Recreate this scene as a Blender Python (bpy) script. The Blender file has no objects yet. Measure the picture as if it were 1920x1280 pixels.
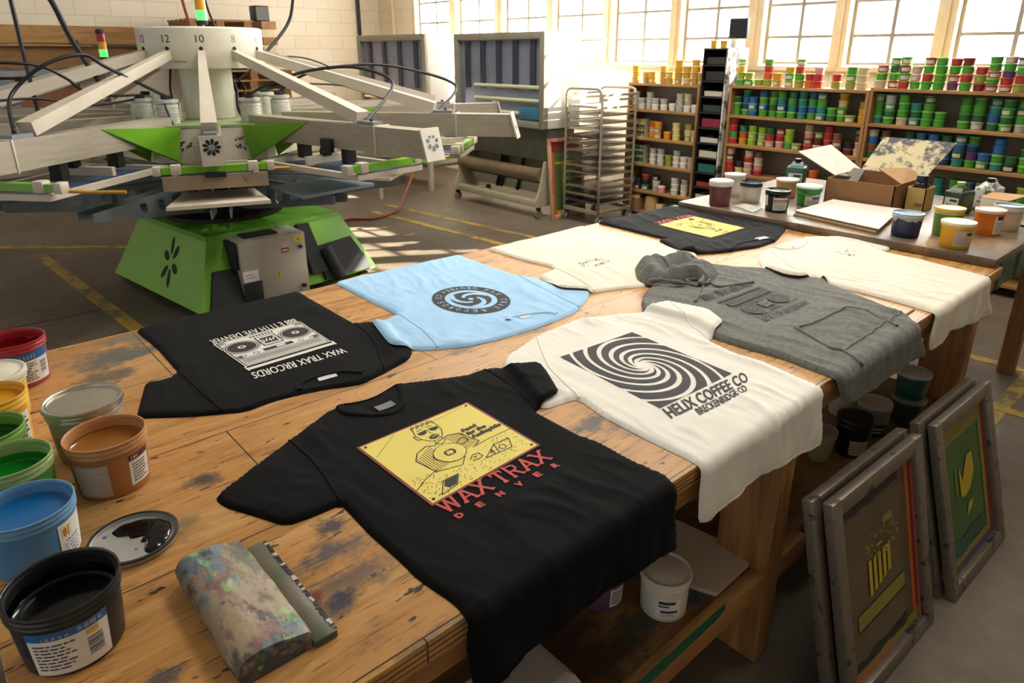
EXPO=0.78; SKY_A=.40; SKY_B=11.0; SUN_E=150.0; LAMP1=42; LAMP2=68; LAMP3=40
import bpy, bmesh, math, random
import numpy as np
from mathutils import Vector, Matrix, noise
from mathutils.geometry import delaunay_2d_cdt
PI=math.pi; rad=math.radians
SC=bpy.context.scene; COL=SC.collection
sin,cos=math.sin,math.cos

# ------------------------------------------------------------------ materials
MATS={}
def nd(nt,t,**kw):
    n=nt.nodes.new(t)
    for k,v in kw.items():
        if k in n.inputs.keys(): n.inputs[k].default_value=v
        else: setattr(n,k,v)
    return n
def srgb(c):
    if isinstance(c,str):
        c=c.lstrip('#'); c=[int(c[i:i+2],16)/255 for i in (0,2,4)]
    return tuple((x/12.92 if x<=.04045 else ((x+.055)/1.055)**2.4) for x in c[:3])+(1,)
def mat(name,col,rough=.5,metal=0,var=0,vscale=8,bump=0,bscale=60,trans=0,emit=0,spec=.5,sss=0,stretch=None,col2=None,dirt=None,dscale=6,dthr=.6,coat=0,sheen=0):
    if name in MATS: return MATS[name]
    m=bpy.data.materials.new(name); m.use_nodes=True; nt=m.node_tree; b=nt.nodes['Principled BSDF']
    c=srgb(col); b.inputs['Base Color'].default_value=c; b.inputs['Roughness'].default_value=rough; b.inputs['Metallic'].default_value=metal
    b.inputs['Specular IOR Level'].default_value=spec
    if coat: b.inputs['Coat Weight'].default_value=coat; b.inputs['Coat Roughness'].default_value=.15
    if sheen: b.inputs['Sheen Weight'].default_value=sheen
    if trans: b.inputs['Transmission Weight'].default_value=trans
    if emit: b.inputs['Emission Color'].default_value=c; b.inputs['Emission Strength'].default_value=emit
    tc=nd(nt,'ShaderNodeTexCoord'); mp=nd(nt,'ShaderNodeMapping'); nt.links.new(tc.outputs['Object'],mp.inputs['Vector'])
    if stretch: mp.inputs['Scale'].default_value=stretch
    out=None
    if var or col2:
        n=nd(nt,'ShaderNodeTexNoise',Scale=vscale,Detail=5.0,Roughness=.6); nt.links.new(mp.outputs[0],n.inputs['Vector'])
        mx=nd(nt,'ShaderNodeMix',data_type='RGBA')
        r=nd(nt,'ShaderNodeMapRange'); r.inputs[1].default_value=.3; r.inputs[2].default_value=.7
        nt.links.new(n.outputs['Fac'],r.inputs[0]); nt.links.new(r.outputs[0],mx.inputs['Factor'])
        if col2: a,bb=c,srgb(col2)
        else:
            a=tuple(x*(1-var) for x in c[:3])+(1,); bb=tuple(min(1,x*(1+var)) for x in c[:3])+(1,)
        mx.inputs['A'].default_value=a; mx.inputs['B'].default_value=bb; out=mx.outputs['Result']
    if dirt:
        n=nd(nt,'ShaderNodeTexNoise',Scale=dscale,Detail=6.0,Roughness=.7); nt.links.new(tc.outputs['Object'],n.inputs['Vector'])
        r=nd(nt,'ShaderNodeMapRange'); r.inputs[1].default_value=dthr; r.inputs[2].default_value=dthr+.08
        nt.links.new(n.outputs['Fac'],r.inputs[0])
        mx=nd(nt,'ShaderNodeMix',data_type='RGBA'); mx.inputs['A'].default_value=c; mx.inputs['B'].default_value=srgb(dirt)
        if out: nt.links.new(out,mx.inputs['A'])
        nt.links.new(r.outputs[0],mx.inputs['Factor']); out=mx.outputs['Result']
    if out: nt.links.new(out,b.inputs['Base Color'])
    if bump:
        n=nd(nt,'ShaderNodeTexNoise',Scale=bscale,Detail=4.0); nt.links.new(mp.outputs[0],n.inputs['Vector'])
        bp=nd(nt,'ShaderNodeBump',Strength=bump,Distance=.01); nt.links.new(n.outputs['Fac'],bp.inputs['Height']); nt.links.new(bp.outputs[0],b.inputs['Normal'])
    MATS[name]=m; return m

# ------------------------------------------------------------------ mesh builder
ORG={}
class MB:
    def __init__(s): s.v=[]; s.f=[]; s.m=[]
    def add(s,vs,fs,mi=0,M=None):
        o=len(s.v)
        for p in vs:
            s.v.append(tuple(M@Vector(p)) if M is not None else tuple(p))
        for f in fs: s.f.append(tuple(o+i for i in f)); s.m.append(mi)
        return s
    def box(s,x0,y0,z0,x1,y1,z1,mi=0,M=None):
        return s.add([(x0,y0,z0),(x1,y0,z0),(x1,y1,z0),(x0,y1,z0),(x0,y0,z1),(x1,y0,z1),(x1,y1,z1),(x0,y1,z1)],
          [(0,3,2,1),(4,5,6,7),(0,1,5,4),(1,2,6,5),(2,3,7,6),(3,0,4,7)],mi,M)
    def cbox(s,c,d,mi=0,M=None):
        return s.box(c[0]-d[0]/2,c[1]-d[1]/2,c[2]-d[2]/2,c[0]+d[0]/2,c[1]+d[1]/2,c[2]+d[2]/2,mi,M)
    def rbox(s,x0,y0,z0,x1,y1,z1,r=.004,mi=0,M=None):   # box with chamfered edges
        bm=bmesh.new(); T=MB().box(x0,y0,z0,x1,y1,z1)
        vs=[bm.verts.new(p) for p in T.v]
        for f in T.f: bm.faces.new([vs[i] for i in f])
        bmesh.ops.bevel(bm,geom=bm.edges[:],offset=r,segments=2,affect='EDGES',profile=.5)
        bm.verts.index_update()
        s.add([tuple(v.co) for v in bm.verts],[tuple(v.index for v in f.verts) for f in bm.faces],mi,M); bm.free(); return s
    def hexa(s,b,t,mi=0,M=None):                        # 4 bottom + 4 top points
        return s.add(list(b)+list(t),[(0,3,2,1),(4,5,6,7),(0,1,5,4),(1,2,6,5),(2,3,7,6),(3,0,4,7)],mi,M)
    def prism(s,poly,z0,z1,mi=0,M=None):                # convex-ish polygon in xy
        n=len(poly)
        a=sum(poly[i][0]*poly[(i+1)%n][1]-poly[(i+1)%n][0]*poly[i][1] for i in range(n))
        if a<0: poly=poly[::-1]
        v=[(p[0],p[1],z0) for p in poly]+[(p[0],p[1],z1) for p in poly]
        return s.add(v,[tuple(range(n))[::-1],tuple(range(n,2*n))]+[(i,(i+1)%n,n+(i+1)%n,n+i) for i in range(n)],mi,M)
    def lathe(s,prof,n=32,c=(0,0,0),mi=0,M=None,close=False):   # prof (r,z) list; ends capped if r==0
        v=[];idx=[]
        for r,z in prof:
            if r<1e-6: idx.append([len(v)]); v.append((c[0],c[1],c[2]+z))
            else:
                idx.append(list(range(len(v),len(v)+n)))
                v+=[(c[0]+r*cos(2*PI*i/n),c[1]+r*sin(2*PI*i/n),c[2]+z) for i in range(n)]
        f=[]
        prs=list(zip(idx[:-1],idx[1:]))
        if close: prs.append((idx[-1],idx[0]))
        for a,b in prs:
            for i in range(n):
                j=(i+1)%n
                if len(a)==1 and len(b)==1: continue
                if len(a)==1: f.append((a[0],b[j],b[i]))
                elif len(b)==1: f.append((a[i],a[j],b[0]))
                else: f.append((a[i],a[j],b[j],b[i]))
        return s.add(v,f,mi,M)
    def cyl(s,p0,p1,r0,r1=None,n=16,mi=0):
        r1=r0 if r1 is None else r1; p0=Vector(p0);p1=Vector(p1); d=p1-p0; L=d.length
        M=Matrix.Translation(p0)@d.to_track_quat('Z','Y').to_matrix().to_4x4()
        return s.lathe([(0,0),(r0,0),(r1,L),(0,L)],n,(0,0,0),mi,M)
    def bar(s,p0,p1,w,h,mi=0,up=(0,0,1),w1=None,h1=None):     # rectangular bar between points
        p0=Vector(p0);p1=Vector(p1); d=(p1-p0).normalized(); U=Vector(up); sd=d.cross(U).normalized(); u=sd.cross(d)
        w1=w if w1 is None else w1; h1=h if h1 is None else h1
        q=lambda p,w,h:[p-sd*w/2-u*h/2,p+sd*w/2-u*h/2,p+sd*w/2+u*h/2,p-sd*w/2+u*h/2]
        v=q(p0,w,h)+q(p1,w1,h1)
        return s.add(v,[(0,1,2,3),(7,6,5,4),(0,4,5,1),(1,5,6,2),(2,6,7,3),(3,7,4,0)],mi)
    def tube(s,pts,r,n=8,mi=0,closed=False):
        pts=[Vector(p) for p in pts]; N=len(pts); v=[];f=[]; prev=None
        for i,p in enumerate(pts):
            a=pts[i-1] if (i>0 or closed) else p; b=pts[(i+1)%N] if (i<N-1 or closed) else p
            t=(b-a).normalized()
            if prev is None:
                prev=t.orthogonal().normalized()
            x=(prev-t*prev.dot(t)); 
            x=x.normalized() if x.length>1e-6 else t.orthogonal().normalized()
            prev=x; y=t.cross(x); rr=r[i] if isinstance(r,(list,tuple)) else r
            for k in range(n):
                a2=2*PI*k/n; v.append(p+x*rr*cos(a2)+y*rr*sin(a2))
        for i in range(N if closed else N-1):
            for k in range(n):
                j=(i+1)%N; f.append((i*n+k,i*n+(k+1)%n,j*n+(k+1)%n,j*n+k))
        if not closed: f.append(tuple(range(n))[::-1]); f.append(tuple((N-1)*n+k for k in range(n)))
        return s.add(v,f,mi)
    def build(s,name,mats,parent=None,smooth=None,origin=None,local=False):
        """vertices are world coordinates; children share their thing's origin"""
        if not isinstance(mats,(list,tuple)): mats=[mats]
        if parent is not None: o=ORG[parent.name] if not local else Vector((0,0,0))
        elif origin is not None: o=Vector(origin)
        else:
            A=np.array(s.v); o=Vector(((A[:,0].min()+A[:,0].max())/2,(A[:,1].min()+A[:,1].max())/2,A[:,2].min()))
        me=bpy.data.meshes.new(name)
        me.from_pydata([(p[0]-o[0],p[1]-o[1],p[2]-o[2]) for p in s.v],[],s.f)
        for m in mats: me.materials.append(m)
        me.polygons.foreach_set('material_index',s.m)
        me.validate(); me.update()
        if smooth is not None:
            me.polygons.foreach_set('use_smooth',[True]*len(me.polygons))
            if smooth<180: me.set_sharp_from_angle(angle=rad(smooth))
        ob=bpy.data.objects.new(name,me); COL.objects.link(ob)
        if parent is not None: ob.parent=parent; ORG[ob.name]=ORG[parent.name] if not local else Vector((0,0,0))
        else: ob.location=o; ORG[ob.name]=Vector(o)
        return ob
def tag(o,label,cat,group=None,kind=None):
    if label: o['label']=label
    if cat: o['category']=cat
    if group: o['group']=group
    if kind: o['kind']=kind
    return o
def thing(name,loc,label,cat,group=None):
    o=bpy.data.objects.new(name,None); o.empty_display_size=.05; COL.objects.link(o); o.location=loc; ORG[o.name]=Vector(loc)
    return tag(o,label,cat,group)
def struct(mb,name,mats,smooth=None):
    o=mb.build(name,mats,None,smooth,origin=(0,0,0)); o['kind']='structure'; return o
def arc(p0,p1,h,n=16,sag=None):
    p0=Vector(p0);p1=Vector(p1); return [p0.lerp(p1,i/n)+Vector((0,0,h*4*(i/n)*(1-i/n))) for i in range(n+1)]
def bez(P,n=24):
    P=[Vector(p) for p in P]; out=[]
    Q=[P[0]]+P+[P[-1]]
    for i in range(1,len(Q)-2):
        for k in range(n):
            t=k/n; a,b,c,d=Q[i-1],Q[i],Q[i+1],Q[i+2]
            out.append(.5*((2*b)+(c-a)*t+(2*a-5*b+4*c-d)*t*t+(3*b-a-3*c+d)*t**3))
    out.append(P[-1]); return out

# ------------------------------------------------------------------ camera, sky, light
cam=bpy.data.cameras.new('camera'); co=bpy.data.objects.new('camera',cam); COL.objects.link(co); SC.camera=co
cam.sensor_width=36; cam.lens=1289/1920*36; cam.sensor_fit='HORIZONTAL'
cam.shift_x=-10/1920; cam.shift_y=-86/1920
cam.clip_start=.02
pitch=math.atan((554-98)/1289.); yaw=rad(48.2)
co.location=(0,0,1.75); co.rotation_euler=(PI/2-pitch,0,yaw-PI/2)
cam.dof.use_dof=True; cam.dof.focus_distance=1.75; cam.dof.aperture_fstop=9.0
SC.view_settings.view_transform='Standard'; SC.view_settings.look='None'; SC.view_settings.gamma=1
try: SC.view_settings.use_curve_mapping=False
except Exception: pass
SC.view_settings.exposure=EXPO
OUT={'front_black': [(0.3249, 1.2754), (0.3392, 1.2889), (0.4192, 1.3298), (0.5275, 1.3833), (0.657, 1.4482), (0.6977, 1.456), (0.7497, 1.4322), (0.7984, 1.4353), (0.8674, 1.4595), (0.8909, 1.4513), (0.9686, 1.412), (1.047, 1.3774), (1.0993, 1.3762), (1.1386, 1.3598), (1.1745, 1.3136), (1.2267, 1.281), (1.2163, 1.2441), (1.1456, 1.117), (1.0661, 1.1117), (1.046, 1.104), (1.0448, 0.9619), (1.0616, 0.8889), (1.0555, 0.8134), (1.0671, 0.7186), (1.0567, 0.6919), (1.0559, 0.6305), (1.0732, 0.5251), (0.9535, 0.5487), (0.8781, 0.5494), (0.7455, 0.5595), (0.6469, 0.5484), (0.5663, 0.5346), (0.5174, 0.5307), (0.5118, 0.5702), (0.5023, 0.6559), (0.5131, 0.7001), (0.5156, 0.7311), (0.503, 0.8201), (0.5045, 0.8732), (0.5013, 0.9717), (0.5059, 1.0926), (0.4503, 1.093), (0.3956, 1.1011), (0.3648, 1.1672), (0.3296, 1.2388)], 'boombox_black': [(0.451, 2.3539), (0.5785, 2.3662), (0.774, 2.3643), (1.0054, 2.3657), (1.0107, 2.3366), (1.0072, 2.0637), (1.006, 1.9278), (1.0623, 1.9076), (1.0741, 1.8337), (1.0241, 1.6856), (1.0309, 1.6257), (0.9884, 1.5813), (0.8845, 1.5499), (0.8064, 1.5312), (0.7662, 1.5458), (0.7161, 1.5697), (0.6496, 1.5883), (0.5815, 1.598), (0.5096, 1.5909), (0.3964, 1.658), (0.2998, 1.7355), (0.3015, 1.7517), (0.3668, 1.9259), (0.4113, 1.906), (0.4555, 1.938), (0.4605, 2.1516)], 'blue': [(1.1629, 2.3695), (1.3328, 2.3645), (1.5367, 2.3615), (1.7557, 2.3576), (1.7532, 2.1995), (1.753, 1.951), (1.7866, 1.8839), (1.7677, 1.7255), (1.8338, 1.6415), (1.8113, 1.6208), (1.7296, 1.5691), (1.629, 1.5216), (1.522, 1.5096), (1.3977, 1.5075), (1.2679, 1.5179), (1.1661, 1.5423), (1.0621, 1.5978), (0.9895, 1.676), (0.9935, 1.7097), (1.0424, 1.8808), (1.1084, 1.8958), (1.1527, 1.9062), (1.157, 1.9436), (1.1598, 2.1476)], 'cream_left': [(1.9165, 2.3479), (2.203, 2.3481), (2.5506, 2.3558), (2.558, 2.2581), (2.5501, 2.0378), (2.5877, 1.8981), (2.5341, 1.7359), (2.5992, 1.7014), (2.4938, 1.6126), (2.1493, 1.5232), (2.0112, 1.545), (1.9437, 1.5791), (1.8757, 1.604), (1.8225, 1.623), (1.75, 1.7164), (1.8055, 1.8947), (1.9163, 1.9205), (1.9454, 1.9548), (1.923, 2.123)], 'far_black': [(2.6716, 2.3581), (2.9253, 2.35), (3.2915, 2.3382), (3.3099, 2.2442), (3.2842, 1.9462), (3.3863, 1.9273), (3.378, 1.876), (3.5206, 1.8441), (3.4451, 1.7318), (3.2754, 1.6227), (3.0247, 1.5401), (2.8622, 1.539), (2.6544, 1.6048), (2.5623, 1.6593), (2.5319, 1.7378), (2.6274, 1.9284), (2.6717, 1.9021), (2.6611, 1.9796), (2.6691, 2.1737)], 'cream_right': [(2.7732, 1.487), (2.8867, 1.4974), (3.058, 1.4906), (3.2073, 1.4707), (3.3408, 1.365), (3.4408, 1.3004), (3.3488, 1.2176), (3.3502, 1.1462), (3.2792, 1.1234), (3.214, 1.128), (3.1904, 0.9789), (3.1668, 0.8224), (3.1356, 0.6999), (3.1526, 0.617), (3.2482, 0.5142), (2.9933, 0.5393), (2.7118, 0.5831), (2.6568, 0.561), (2.5593, 0.5482), (2.521, 0.5999), (2.5491, 0.6989), (2.5669, 0.8077), (2.5781, 0.9433), (2.5695, 1.0768), (2.6267, 1.1512), (2.5225, 1.1627), (2.4995, 1.2191), (2.5345, 1.3188), (2.6665, 1.4256)], 'helix': [(1.1614, 1.3631), (1.2112, 1.4043), (1.3827, 1.4554), (1.5862, 1.4652), (1.7035, 1.4138), (1.7745, 1.3673), (1.83, 1.3488), (1.8944, 1.3336), (1.9068, 1.2732), (1.929, 1.1853), (1.8841, 1.1032), (1.752, 1.0682), (1.7258, 0.9626), (1.7368, 0.8679), (1.72, 0.7712), (1.7097, 0.698), (1.7022, 0.6482), (1.723, 0.5799), (1.7377, 0.5152), (1.5738, 0.5335), (1.3942, 0.5589), (1.3033, 0.5531), (1.2214, 0.5445), (1.1862, 0.5348), (1.1413, 0.5623), (1.1413, 0.6293), (1.1491, 0.6908), (1.1545, 0.715), (1.1528, 0.8398), (1.1568, 0.9728), (1.1764, 1.0777), (1.1547, 1.0893), (1.0739, 1.101), (1.0791, 1.1453), (1.1181, 1.2397)], 'hoodie': [(1.8721, 1.429), (1.9465, 1.4759), (2.0472, 1.5094), (2.1376, 1.5792), (2.2484, 1.6236), (2.4307, 1.5937), (2.4514, 1.4922), (2.4845, 1.4224), (2.5465, 1.36), (2.5616, 1.2753), (2.5437, 1.1977), (2.6001, 1.1382), (2.6117, 1.1008), (2.5632, 1.0738), (2.5215, 0.9777), (2.4684, 0.842), (2.4189, 0.7339), (2.3671, 0.6838), (2.4122, 0.6312), (2.4592, 0.5682), (2.2807, 0.5843), (2.0596, 0.5788), (1.9251, 0.5849), (1.8669, 0.597), (1.8307, 0.6269), (1.7895, 0.6957), (1.8056, 0.8457), (1.7904, 0.9896), (1.7875, 1.0761), (1.8168, 1.1696), (1.799, 1.3626)]}
LINES={'collar_front_in': [(0.695, 1.4509), (0.6881, 1.4025), (0.7317, 1.3493), (0.7774, 1.3298), (0.8136, 1.3449), (0.8439, 1.3867), (0.8659, 1.4441)], 'collar_back': [(0.6964, 1.4535), (0.7302, 1.4383), (0.7805, 1.4317), (0.8283, 1.4447), (0.8657, 1.4569)], 'collar_boom': [(0.656, 1.5988), (0.6721, 1.6299), (0.7212, 1.642), (0.7904, 1.6203), (0.8296, 1.5717)], 'collar_blue': [(1.3878, 1.5973), (1.4154, 1.618), (1.4728, 1.6065), (1.5342, 1.5788), (1.5561, 1.5388)], 'collar_farblack': [(2.7118, 1.5888), (2.8199, 1.6141), (2.9541, 1.5966), (3.0144, 1.5427)], 'collar_cr': [(2.8879, 1.4915), (2.8912, 1.4284), (2.9792, 1.3977), (3.1276, 1.4415), (3.1811, 1.4736)], 'sl_f1': [(0.5275, 1.3833), (0.5293, 1.2532), (0.5059, 1.0926)], 'sl_f2': [(1.0993, 1.3762), (1.0875, 1.2376), (1.0499, 1.1042)], 'sl_b1': [(0.4555, 1.938), (0.4585, 1.7472), (0.4669, 1.6182)], 'sl_b2': [(1.0053, 1.9266), (0.9738, 1.7583), (0.8886, 1.5508)], 'sl_bl1': [(1.1555, 1.9106), (1.1338, 1.7313), (1.093, 1.5861)], 'sl_bl2': [(1.753, 1.951), (1.7009, 1.7521), (1.6723, 1.5466)], 'sl_h1': [(1.1764, 1.0777), (1.2468, 1.2583), (1.3827, 1.4554)], 'sl_h2': [(1.752, 1.0682), (1.8116, 1.1867), (1.8944, 1.3336)], 'sl_cl': [(1.9312, 1.9372), (1.8984, 1.7748), (1.8382, 1.6211)], 'sl_cr': [(2.6267, 1.1512), (2.6772, 1.2903), (2.8704, 1.495)], 'sl_cr2': [(3.214, 1.128), (3.2723, 1.2348), (3.3549, 1.3455)], 'pocket': [(2.0203, 0.9267), (1.9916, 0.8595), (1.9547, 0.7997), (1.9346, 0.7708), (1.9466, 0.7397), (1.9201, 0.6896)], 'pocket2': [(2.0203, 0.9267), (2.1154, 0.9026), (2.3003, 0.8802), (2.2922, 0.7887), (2.2623, 0.7103)], 'cord': [(2.2071, 1.427), (2.1723, 1.3721), (2.0807, 1.3242), (1.9773, 1.2739)], 'cord2': [(2.2334, 1.4035), (2.1861, 1.3182), (2.2604, 1.285), (2.3342, 1.2613)], 'hood_open': [(2.4941, 1.6679), (2.448, 1.526), (2.3274, 1.4095), (2.2191, 1.3988), (2.1795, 1.4693)]}
PRINTS={'yellow': [(0.6319, 1.2386), (0.9377, 1.2415), (0.9369, 0.9807), (0.6368, 0.9619)], 'waxtrax': [(0.6331, 0.9675), (0.9277, 0.9623), (0.9274, 0.9195), (0.6362, 0.9202)], 'denver': [(0.6448, 0.9146), (0.916, 0.9129), (0.9169, 0.8875), (0.6474, 0.8908)], 'helix': [(1.3154, 1.284), (1.6214, 1.2655), (1.593, 0.8892), (1.2847, 0.9016)], 'helixtxt': [(1.2842, 0.8947), (1.6263, 0.8729), (1.587, 0.8332), (1.2651, 0.8515)], 'brecktxt': [(1.3448, 0.8405), (1.5535, 0.8293), (1.5317, 0.8036), (1.3275, 0.8131)], 'boombox': [(0.8711, 1.8006), (0.6069, 1.7935), (0.5927, 2.0549), (0.8745, 2.0563)], 'boomtop': [(0.8694, 1.7283), (0.5937, 1.7386), (0.6006, 1.7855), (0.8735, 1.7717)], 'boombot': [(0.8689, 2.0485), (0.5925, 2.0497), (0.5946, 2.0974), (0.87, 2.099)], 'farprint': [(3.1128, 1.7621), (2.8223, 1.7674), (2.8503, 2.0878), (3.1455, 2.0839)], 'fartxt': [(3.1563, 2.0913), (2.8597, 2.0949), (2.8654, 2.1369), (3.1652, 2.1355)], 'hood': [(2.046, 1.2342), (2.3093, 1.2246), (2.2877, 1.0551), (2.017, 1.054)], 'hoodtop': [(2.0354, 1.2957), (2.3424, 1.2798), (2.3056, 1.2446), (2.0118, 1.2576)], 'hoodbot': [(2.021, 1.0504), (2.2903, 1.0306), (2.265, 1.0023), (1.995, 1.0165)]}
HOOD_O=[(2.1556, 1.6879), (2.1979, 1.7064), (2.2599, 1.714), (2.2638, 1.6562), (2.3366, 1.6344), (2.3646, 1.5823), (2.349, 1.5108), (2.359, 1.4559), (2.3539, 1.4208), (2.2811, 1.3801), (2.1976, 1.3847), (2.1573, 1.4294), (2.0882, 1.4484), (2.049, 1.4835), (2.0391, 1.5264), (2.0588, 1.5943)]
HOOD_R=[(2.0226, 1.5125, 0.03), (2.0403, 1.47, 0.045), (2.0649, 1.4341, 0.04), (2.1112, 1.3991, 0.03), (2.1297, 1.3688, 0.025)]
HOOD_R2=[(2.3432, 1.6176, 0.06), (2.3395, 1.5547, 0.065), (2.3037, 1.4861, 0.06), (2.2493, 1.4333, 0.05), (2.1927, 1.3894, 0.04), (2.1387, 1.366, 0.03)]
STACKS={'left': [(1.445, [(4.908, 'oYY'), (4.754, 'oY'), (4.66, 'oY'), (4.544, 'ooY'), (4.448, 'oY'), (4.35, 'ooYY'), (4.246, 'YoY'), (4.156, 'ooYY'), (4.104, 'oo')]), (1.18, [(4.888, 'WWW'), (4.786, 'Ww'), (4.69, 'www'), (4.608, 'Ww'), (4.508, 'Ww'), (4.402, 'W'), (4.302, 'www'), (4.216, 'Wwe'), (4.118, 'W')]), (0.887, [(4.642, 'AAO'), (4.548, 'ooA'), (4.444, 'A'), (4.318, 'yyy'), (4.186, 'vyv'), (4.1, 'ye')]), (0.612, [(4.608, 'WWw'), (4.502, 'WWw'), (4.396, 'vv'), (4.304, 'WWw'), (4.204, 'WW'), (4.126, 'ww')]), (0.324, [(4.91, 'RWG'), (4.782, 'KK'), (4.676, 'TKR'), (4.548, 'wWK'), (4.452, 'P'), (4.29, 'WWW'), (4.186, 'WWw')])], 'middle': [(1.457, [(3.65, 'GvYG'), (3.562, 'Gv'), (3.466, 'v'), (3.384, 'vORG'), (3.288, 'oA'), (3.168, 'vGY'), (3.066, 'vGRG'), (2.976, 'OR'), (2.908, 'RRP'), (2.878, 'rRG'), (2.754, 'vR'), (2.632, 'vGG'), (2.536, 'eee')]), (1.188, [(3.704, 'GGg'), (3.58, 'GbBT'), (3.486, 'BTB'), (3.388, 'GBGB'), (3.296, 'GgGG'), (3.204, 'GBTG'), (3.112, 'GTGT'), (3.02, 'TBTT'), (2.928, 'GBGB'), (2.91, 'bTBT'), (2.83, 'TTGT'), (2.74, 'gG'), (2.658, 'GGYY'), (2.582, 'v'), (2.5, 'YYo')]), (0.918, [(3.682, 'RGRR'), (3.572, 'YOT'), (3.474, 'LLL'), (3.376, 'LLL'), (3.29, 'PRg'), (3.192, 'PRR'), (3.096, 'GLL'), (3.014, 'v'), (2.926, 'RRPe'), (2.84, 'PrG'), (2.83, 'PrGr'), (2.732, 'ORRR'), (2.638, 'nrn'), (2.568, 'rK'), (2.5, 'ePnK')]), (0.642, [(3.66, 'RRre'), (3.566, 'yK'), (3.464, 'ePRe'), (3.37, 'RPen'), (3.01, 'Pe'), (2.916, 'RO'), (2.824, 'rO')])], 'right': [(1.478, [(2.446, 'eGR'), (2.354, 'rGgG'), (2.258, 'RGrG'), (2.17, 'GPe'), (2.072, 'GRGR'), (1.966, 'GGGG'), (1.882, 'uRGR'), (1.782, 'GRGr'), (1.702, 'rvR'), (1.616, 'RGRGG'), (1.526, 'RRuGP'), (1.438, 'vRGu')]), (1.2, [(2.37, 'TGGG'), (2.272, 'GgTw'), (2.168, 'eGGG'), (2.082, 'TgT'), (1.992, 'GGGg'), (1.906, 'GG'), (1.738, 'GgGG'), (1.648, 'wgGG'), (1.548, 'gBTT'), (1.452, 'GgGg'), (1.374, 'wGgG')]), (0.92, [(2.364, 'gnBe'), (2.266, 'GgBn'), (2.17, 'gGw'), (2.084, 'GgTg'), (2.004, 'gGTB'), (1.906, 'KgGB'), (1.816, 'bBgg'), (1.716, 'TgBT'), (1.624, 'GubG'), (1.552, 'GB'), (1.458, 'TGBB'), (1.366, 'Kg'), (1.3, 'GGg')]), (0.645, [(2.008, 'gG'), (1.822, 'TTT'), (1.706, 'bBG'), (1.606, 'gGb'), (1.522, 'gGg'), (1.432, 'ePK'), (1.254, 'TGL')])]}
# ------------------------------------------------------------------ sky and sun
w=bpy.data.worlds.new('sky'); SC.world=w; w.use_nodes=True; nt=w.node_tree; bg=nt.nodes['Background']
tc=nd(nt,'ShaderNodeTexCoord'); sep=nd(nt,'ShaderNodeSeparateXYZ'); nt.links.new(tc.outputs['Generated'],sep.inputs[0])
r1=nd(nt,'ShaderNodeMapRange'); r1.inputs[1].default_value=.1; r1.inputs[2].default_value=.9; r1.interpolation_type='SMOOTHSTEP'
nt.links.new(sep.outputs['X'],r1.inputs[0])
mx=nd(nt,'ShaderNodeMix',data_type='RGBA'); mx.inputs['A'].default_value=(SKY_A*1.0,SKY_A*.99,SKY_A*.97,1); mx.inputs['B'].default_value=(SKY_B*.965,SKY_B*.985,SKY_B*1.0,1)
nt.links.new(r1.outputs[0],mx.inputs['Factor']); nt.links.new(mx.outputs['Result'],bg.inputs['Color']); bg.inputs['Strength'].default_value=1
sd=Vector((-1,.6,-.72)).normalized()
L=bpy.data.lights.new('sun','SUN'); L.energy=SUN_E; L.angle=rad(.6); L.color=(1,.9,.72)
lo=bpy.data.objects.new('sun',L); COL.objects.link(lo); lo.rotation_euler=sd.to_track_quat('-Z','Y').to_euler(); lo.location=(9,0,6)
def area(name,loc,target,sx,sy,e,col=(1,1,1)):
    L=bpy.data.lights.new(name,'AREA'); L.shape='RECTANGLE'; L.size=sx; L.size_y=sy; L.energy=e; L.color=col
    o=bpy.data.objects.new(name,L); COL.objects.link(o); o.location=loc; o.rotation_euler=(Vector(target)-Vector(loc)).to_track_quat('-Z','Y').to_euler(); return o

area('unseen_fill_lamp',(3.1,1.0,4.25),(2.0,1.5,.9),2.4,.5,LAMP1,(1,.96,.9)); area('unseen_fill_lamp',(3.2,4.2,4.25),(2.6,5.0,.8),2.4,.5,LAMP2,(1,.96,.9)); area('unseen_fill_lamp',(4.9,2.6,4.25),(6.0,2.8,.9),2.4,.5,LAMP3,(1,.96,.9))  # unseen overhead lamps, added to brighten bench, press and shelves
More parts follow.
